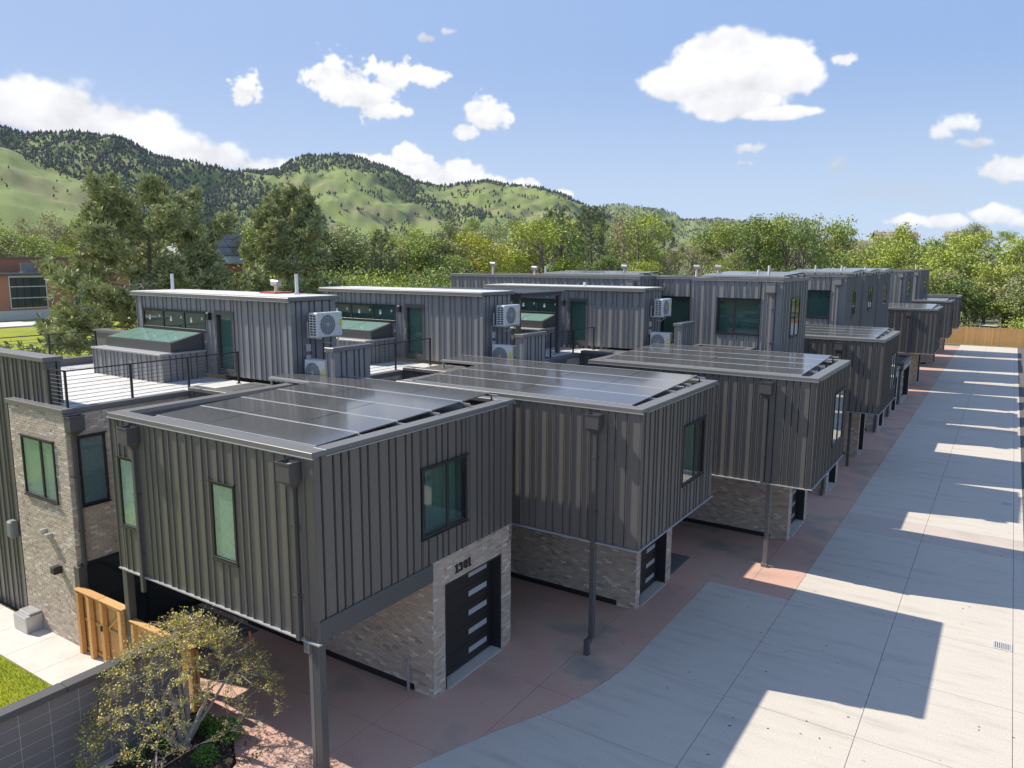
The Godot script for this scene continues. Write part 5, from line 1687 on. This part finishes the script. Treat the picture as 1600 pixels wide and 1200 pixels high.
func shrubs():
	var r := RandomNumberGenerator.new()
	r.seed = 4
	var meshes := []
	for k in 3:
		var b := MB.new()
		for i in 900:
			var d := V(r.randfn(), absf(r.randfn()), r.randfn()).normalized() * pow(r.randf(), 0.4)
			var q := V(d.x * 0.34, d.y * 0.36, d.z * 0.34)
			b.col = Color(0.11, 0.22, 0.035) * r.randf_range(0.6, 1.5)
			leaf_quad(b, q, r.randf_range(0.018, 0.036), r)
		meshes.append(b.mesh())
	for e in [[V(-12.75, 0.05, -8.3), 0.85, "round green shrub at the right edge of the planting bed"], [V(-13.1, 0.05, -9.0), 1.15, "wide dark green shrub at the far side of the planting bed"], [V(-13.75, 0.05, -8.9), 0.95, "green shrub half hidden behind the stems of the spring tree"], [V(-13.95, 0.05, -8.2), 1.0, "green shrub between the garden wall and the spring tree"], [V(-12.45, 0.05, -7.6), 0.7, "small bright shrub near the lower edge of the picture"], [V(-14.0, 0.05, -7.5), 0.8, "green shrub at the foot of the garden wall"]]:
		var o := thing("shrub", e[2], "shrub", e[0], "shrubs in the planting bed")
		part(o, "foliage", meshes[r.randi() % 3], M.leaf, Transform3D(Basis.from_scale(Vector3.ONE * e[1]), Vector3.ZERO))
	var b := MB.new()                                             # bark chips on the bed
	for i in 2600:
		var q := Vector2(r.randf_range(-14.15, -11.9), r.randf_range(-9.25, -4.0))
		b.col = [Color(0.20, 0.12, 0.075), Color(0.28, 0.19, 0.12), Color(0.11, 0.075, 0.05)][r.randi() % 3]
		var p := V(q.x, 0.075, q.y)
		leaf_quad(b, p, r.randf_range(0.015, 0.04), r)
	var m := struct("bark_mulch", b.mesh(), M.brick)
	m.set_meta("kind", "stuff")
	tag(m, "brown bark chips scattered over the planting bed", "mulch")
	b = MB.new()                                                  # dead leaves on the paving
	for i in 230:
		var q := V(r.randf_range(-9.5, 1.0), 0.008, -r.randf_range(6, 40))
		b.col = Color(0.09, 0.07, 0.055) * r.randf_range(0.6, 1.5)
		var a := r.randf() * TAU; var s := r.randf_range(0.012, 0.04)
		b.quad(q + V(cos(a), 0, sin(a)) * s, q + V(-sin(a), 0.1, cos(a)) * s * 0.5, q - V(cos(a), 0, sin(a)) * s, q + V(sin(a), 0.05, -cos(a)) * s * 0.5)
	m = struct("leaf_litter", b.mesh(), M.brick)
	m.set_meta("kind", "stuff")
	tag(m, "dry brown leaves scattered on the driveway", "leaf litter")
	b = MB.new()                                                  # grass blades on the front lawn
	for i in 26000:
		var q := V(r.randf_range(-25, -17.0), 0.03, r.randf_range(-7.95, -4.5))
		var a := r.randf() * TAU; var s := r.randf_range(0.03, 0.075)
		b.col = Color(0.36, 0.41, 0.025) * r.randf_range(0.7, 1.25)
		b.tri(q, q + V(cos(a), 0, sin(a)) * 0.014, q + V(r.randfn() * 0.02, s, r.randfn() * 0.02))
	m = struct("grass_blades", b.mesh(), M.leaf)
	m.set_meta("kind", "stuff")
	tag(m, "bright grass blades of the small front lawn", "grass")


# ---------------------------------------------------------------- hills
func slope(px: float, py: float) -> float:                          # how steeply that picture point lies above the eye
	var r := toward(px, py)
	return r.y / Vector2(r.x, r.z).length()


func skyline(pts: Array, x: float) -> float:
	if x <= pts[0][0]:
		return pts[0][1] + (pts[0][0] - x) * 0.02
	for i in pts.size() - 1:
		if x <= pts[i + 1][0]:
			return lerpf(pts[i][1], pts[i + 1][1], (x - pts[i][0]) / (pts[i + 1][0] - pts[i][0]))
	return pts[-1][1] + (x - pts[-1][0]) * 0.35


func hill(called: String, pts: Array, far: float, deep: float, x0: float, x1: float, seed_: int, woods: Callable, spots: Array, green: Color, rough_: float):
	# a ridge whose crest stands far metres out, sloping toward the town over deep metres
	var f := FastNoiseLite.new()
	f.seed = seed_
	f.frequency = 1.0 / 260.0
	f.fractal_octaves = 5
	var f2 := FastNoiseLite.new()
	f2.seed = seed_ + 1
	f2.frequency = 1.0 / 90.0
	f2.fractal_octaves = 3
	var nx := int((x1 - x0) / 4.0); var nt := 46
	var grid := []
	for i in nx + 1:
		var x := lerpf(x0, x1, i / float(nx))
		var col := []
		var top := maxf(12.0, 10.0 + slope(x, skyline(pts, x)) * far)
		for j in nt + 1:
			var t := lerpf(-1.0, 0.5, j / float(nt))
			var d := far + t * deep
			var q := along(x, d)
			var s := 1.0 - smoothstep(0.0, 1.0, absf(t) if t < 0 else t * 1.6)
			s = lerpf(s, 1.0 - minf(1.0, absf(t) * 1.05), 0.55) if t < 0 else s
			var y := 8.0 + (top - 8.0) * s
			y += (f.get_noise_2d(q.x, q.z) * rough_ * 3.0 + f2.get_noise_2d(q.x, q.z) * rough_) * smoothstep(0.02, 0.4, s) * (1.0 - 0.75 * smoothstep(0.85, 1.0, s))
			q.y = y
			col.append(q)
		grid.append(col)
	var b := MB.new()
	for i in nx:
		for j in nt:
			var p: Vector3 = grid[i][j]
			var k := f.get_noise_2d(p.x * 1.7 + 400, p.z * 1.7)
			b.col = green * (1.0 + 0.25 * k) if k > -0.22 else green.lerp(Color(0.28, 0.24, 0.15), 0.45)
			b.quad(grid[i][j], grid[i + 1][j], grid[i + 1][j + 1], grid[i][j + 1])
	# smooth normals from the grid
	var nn := PackedVector3Array()
	nn.resize(b.v.size())
	var vn := []
	for i in nx + 1:
		var c := []
		for j in nt + 1:
			var a: Vector3 = grid[mini(i + 1, nx)][j] - grid[maxi(i - 1, 0)][j]
			var e: Vector3 = grid[i][mini(j + 1, nt)] - grid[i][maxi(j - 1, 0)]
			var m := a.cross(e).normalized()
			c.append(m if m.y > 0 else -m)
		vn.append(c)
	var at := 0
	for i in nx:
		for j in nt:
			for o in [[0, 0], [1, 1], [1, 0], [0, 0], [0, 1], [1, 1]]:
				nn[at] = vn[i + o[0]][j + o[1]]
				at += 1
	b.n = nn
	struct(called, b.mesh(), M.hill_grass)
	var r := RandomNumberGenerator.new()
	r.seed = seed_
	for n in int((x1 - x0) * 26):
		var u := r.randf_range(0, nx - 0.001); var w := r.randf_range(2, nt - 0.001)
		var i := int(u); var j := int(w)
		var p: Vector3 = grid[i][j].lerp(grid[i + 1][j], u - i).lerp(grid[i][j + 1].lerp(grid[i + 1][j + 1], u - i), w - j)
		var t := lerpf(-1.0, 0.5, w / nt)
		var chance: float = woods.call(lerpf(x0, x1, u / nx), t, f.get_noise_2d(p.x * 2.0, p.z * 2.0), f2.get_noise_2d(p.x, p.z))
		if r.randf() < chance:
			spots.append([p, r.randf_range(0.6, 1.25) * (0.45 if far < 1500 else 1.0)])


func hills():
	var spots := []
	var green := Color(0.205, 0.265, 0.075)
	hill("front_hill", [[-200, 190], [0, 224], [30, 231], [60, 247], [100, 266], [140, 282], [170, 299], [210, 324], [240, 345], [290, 372]], 1150, 480, -200, 300, 31,
		func(x, t, n, m): return 0.5 if t > -0.12 and n > -0.1 and x > 10 else 0.03 if n > 0.12 else 0.008, spots, green, 5.0)
	hill("wooded_hill", [[-200, 180], [0, 197], [30, 205], [60, 214], [110, 210], [160, 213], [180, 217], [215, 227], [250, 242], [300, 258], [350, 270], [400, 282], [470, 305], [560, 350]], 2000, 800, -200, 560, 32,
		func(x, t, n, m): return 0.92 if n + 0.5 * m > -0.28 else 0.3, spots, green * 0.9, 14.0)
	hill("mesa_hill", [[250, 330], [300, 296], [345, 274], [390, 270], [440, 268], [462, 253], [480, 244], [500, 243], [530, 241], [560, 247], [590, 260], [620, 272], [650, 287], [690, 292], [720, 288], [760, 283], [800, 292], [850, 299], [880, 306], [905, 318], [930, 331], [960, 346], [1010, 372]], 2150, 900, 250, 1010, 33,
		func(x, t, n, m): return (0.95 if t > -0.22 and x > 430 and x < 660 else 0.0) + (0.85 if t > -0.07 else 0.0) + (0.8 if absf(t + 0.2 + (x - 590) * 0.0022) < 0.09 and x > 440 and x < 760 else 0.0) + (0.8 if n > 0.16 and x < 470 and t > -0.5 else 0.0) + (0.35 if n > 0.2 else 0.04 if n > 0.0 else 0.008), spots, green, 11.0)
	hill("far_hill", [[840, 340], [900, 327], [960, 321], [1000, 323], [1040, 335], [1065, 345], [1100, 340], [1130, 344], [1160, 348], [1200, 355], [1260, 375]], 3600, 1200, 840, 1300, 34,
		func(x, t, n, m): return 0.75 if n > -0.12 else 0.2, spots, green * 0.92, 16.0)
	# the pines on the hills, one by one too many to count
	var b := MB.new()
	var r := RandomNumberGenerator.new()
	r.seed = 6
	for e in [[V(0, 3.2, 0), 2.3, 2.2], [V(0.9, 5.0, 0.5), 1.8, 2.0], [V(-0.8, 5.6, -0.4), 1.7, 2.1], [V(0.1, 7.6, 0.1), 1.25, 2.3]]:
		var ring := []
		for i in 6:
			ring.append(e[0] + V(cos(TAU * i / 6) * e[1] * r.randf_range(0.7, 1.25), r.randf_range(-0.6, 0.6), sin(TAU * i / 6) * e[1] * r.randf_range(0.7, 1.25)))
		for i in 6:
			b.col = g(r.randf_range(0.75, 1.25))
			b._out(e[0], ring[i], ring[(i + 1) % 6], e[0] + V(0.2, e[2], 0.1)); b._out(e[0], ring[i], ring[(i + 1) % 6], e[0] - V(0.1, e[2] * 0.7, 0))
	b.tube(V(0, -2, 0), V(0, 2, 0), 0.3, 0.25, 5)
	var mm := MultiMesh.new()
	mm.transform_format = MultiMesh.TRANSFORM_3D
	mm.use_colors = true
	mm.mesh = b.mesh()
	mm.instance_count = spots.size()
	for i in spots.size():
		var s: float = spots[i][1]
		mm.set_instance_transform(i, Transform3D(Basis.from_euler(V(0, r.randf() * TAU, 0)).scaled(V(s * 1.1, s * r.randf_range(0.8, 1.2), s * 1.1)), spots[i][0]))
		mm.set_instance_color(i, Color(0.060, 0.082, 0.040) * r.randf_range(0.75, 1.35))
	var o := MultiMeshInstance3D.new()
	o.name = "hillside_pines"
	o.multimesh = mm
	o.material_override = M.needle
	o.set_meta("kind", "stuff")
	tag(o, "dark pines scattered and massed over the hills", "pine woods")
	add_child(o)
	print("hill pines ", spots.size())


# ---------------------------------------------------------------- the scene
func _ready():
	eye_basis = Basis.from_euler(V(deg_to_rad(-9.1391), deg_to_rad(33.147), deg_to_rad(0.2817)))
	var cam := Camera3D.new()
	cam.name = "camera"
	cam.position = EYE
	cam.basis = eye_basis
	cam.fov = 53.656
	cam.near = 0.2
	cam.far = 12000
	cam.current = true
	add_child(cam)
	var travel := V(6.33, -6.57, -1.5).normalized()
	var sun := DirectionalLight3D.new()
	sun.name = "sun"
	sun.light_energy = 1.5
	sun.light_color = Color(1.0, 0.965, 0.905)
	sun.light_angular_distance = 0.5
	sun.shadow_enabled = true
	sun.basis = Basis.looking_at(travel, Vector3.UP)
	add_child(sun)
	var env := Environment.new()
	env.background_mode = Environment.BG_SKY
	var sm := PanoramaSkyMaterial.new()
	sm.panorama = make_sky(-travel)
	env.sky = Sky.new()
	env.sky.sky_material = sm
	env.background_energy_multiplier = 0.56
	env.tonemap_mode = Environment.TONE_MAPPER_LINEAR
	env.tonemap_exposure = 1.42
	env.sdfgi_enabled = true
	env.ssao_enabled = true
	env.ssil_enabled = true
	env.fog_enabled = true
	env.fog_density = 0.00004
	env.fog_light_color = Color(0.82, 0.89, 1.0)
	var we := WorldEnvironment.new()
	we.name = "environment"
	we.environment = env
	add_child(we)
	rng.seed = 2
	make_materials()
	mat("glass_dark", lin(0.03, 0.045, 0.042), 0.06)
	hills()
	ground()
	house_near()
	house_second()
	house_third()
	houses_far()
	roof_things()
	garden_wall()
	gate()
	far_fence()
	school()
	car("silver car parked behind the far timber fence, left of the blue one", V(-2.4, 0.25, -119.5), 1.35, "silver_paint")
	car("dark blue car parked behind the far timber fence", V(1.6, 0.25, -120.5), 1.45, "blue_paint")
	var q := along(1395, 330); q.y = 16.5
	far_house("tan roofed house high among the trees, left of the other one", q, 0.4)
	q = along(1508, 345); q.y = 17.0
	far_house("pale roofed house among the trees at the right edge of the rise", q, -0.1)
	trees()
	spring_tree()
	shrubs()
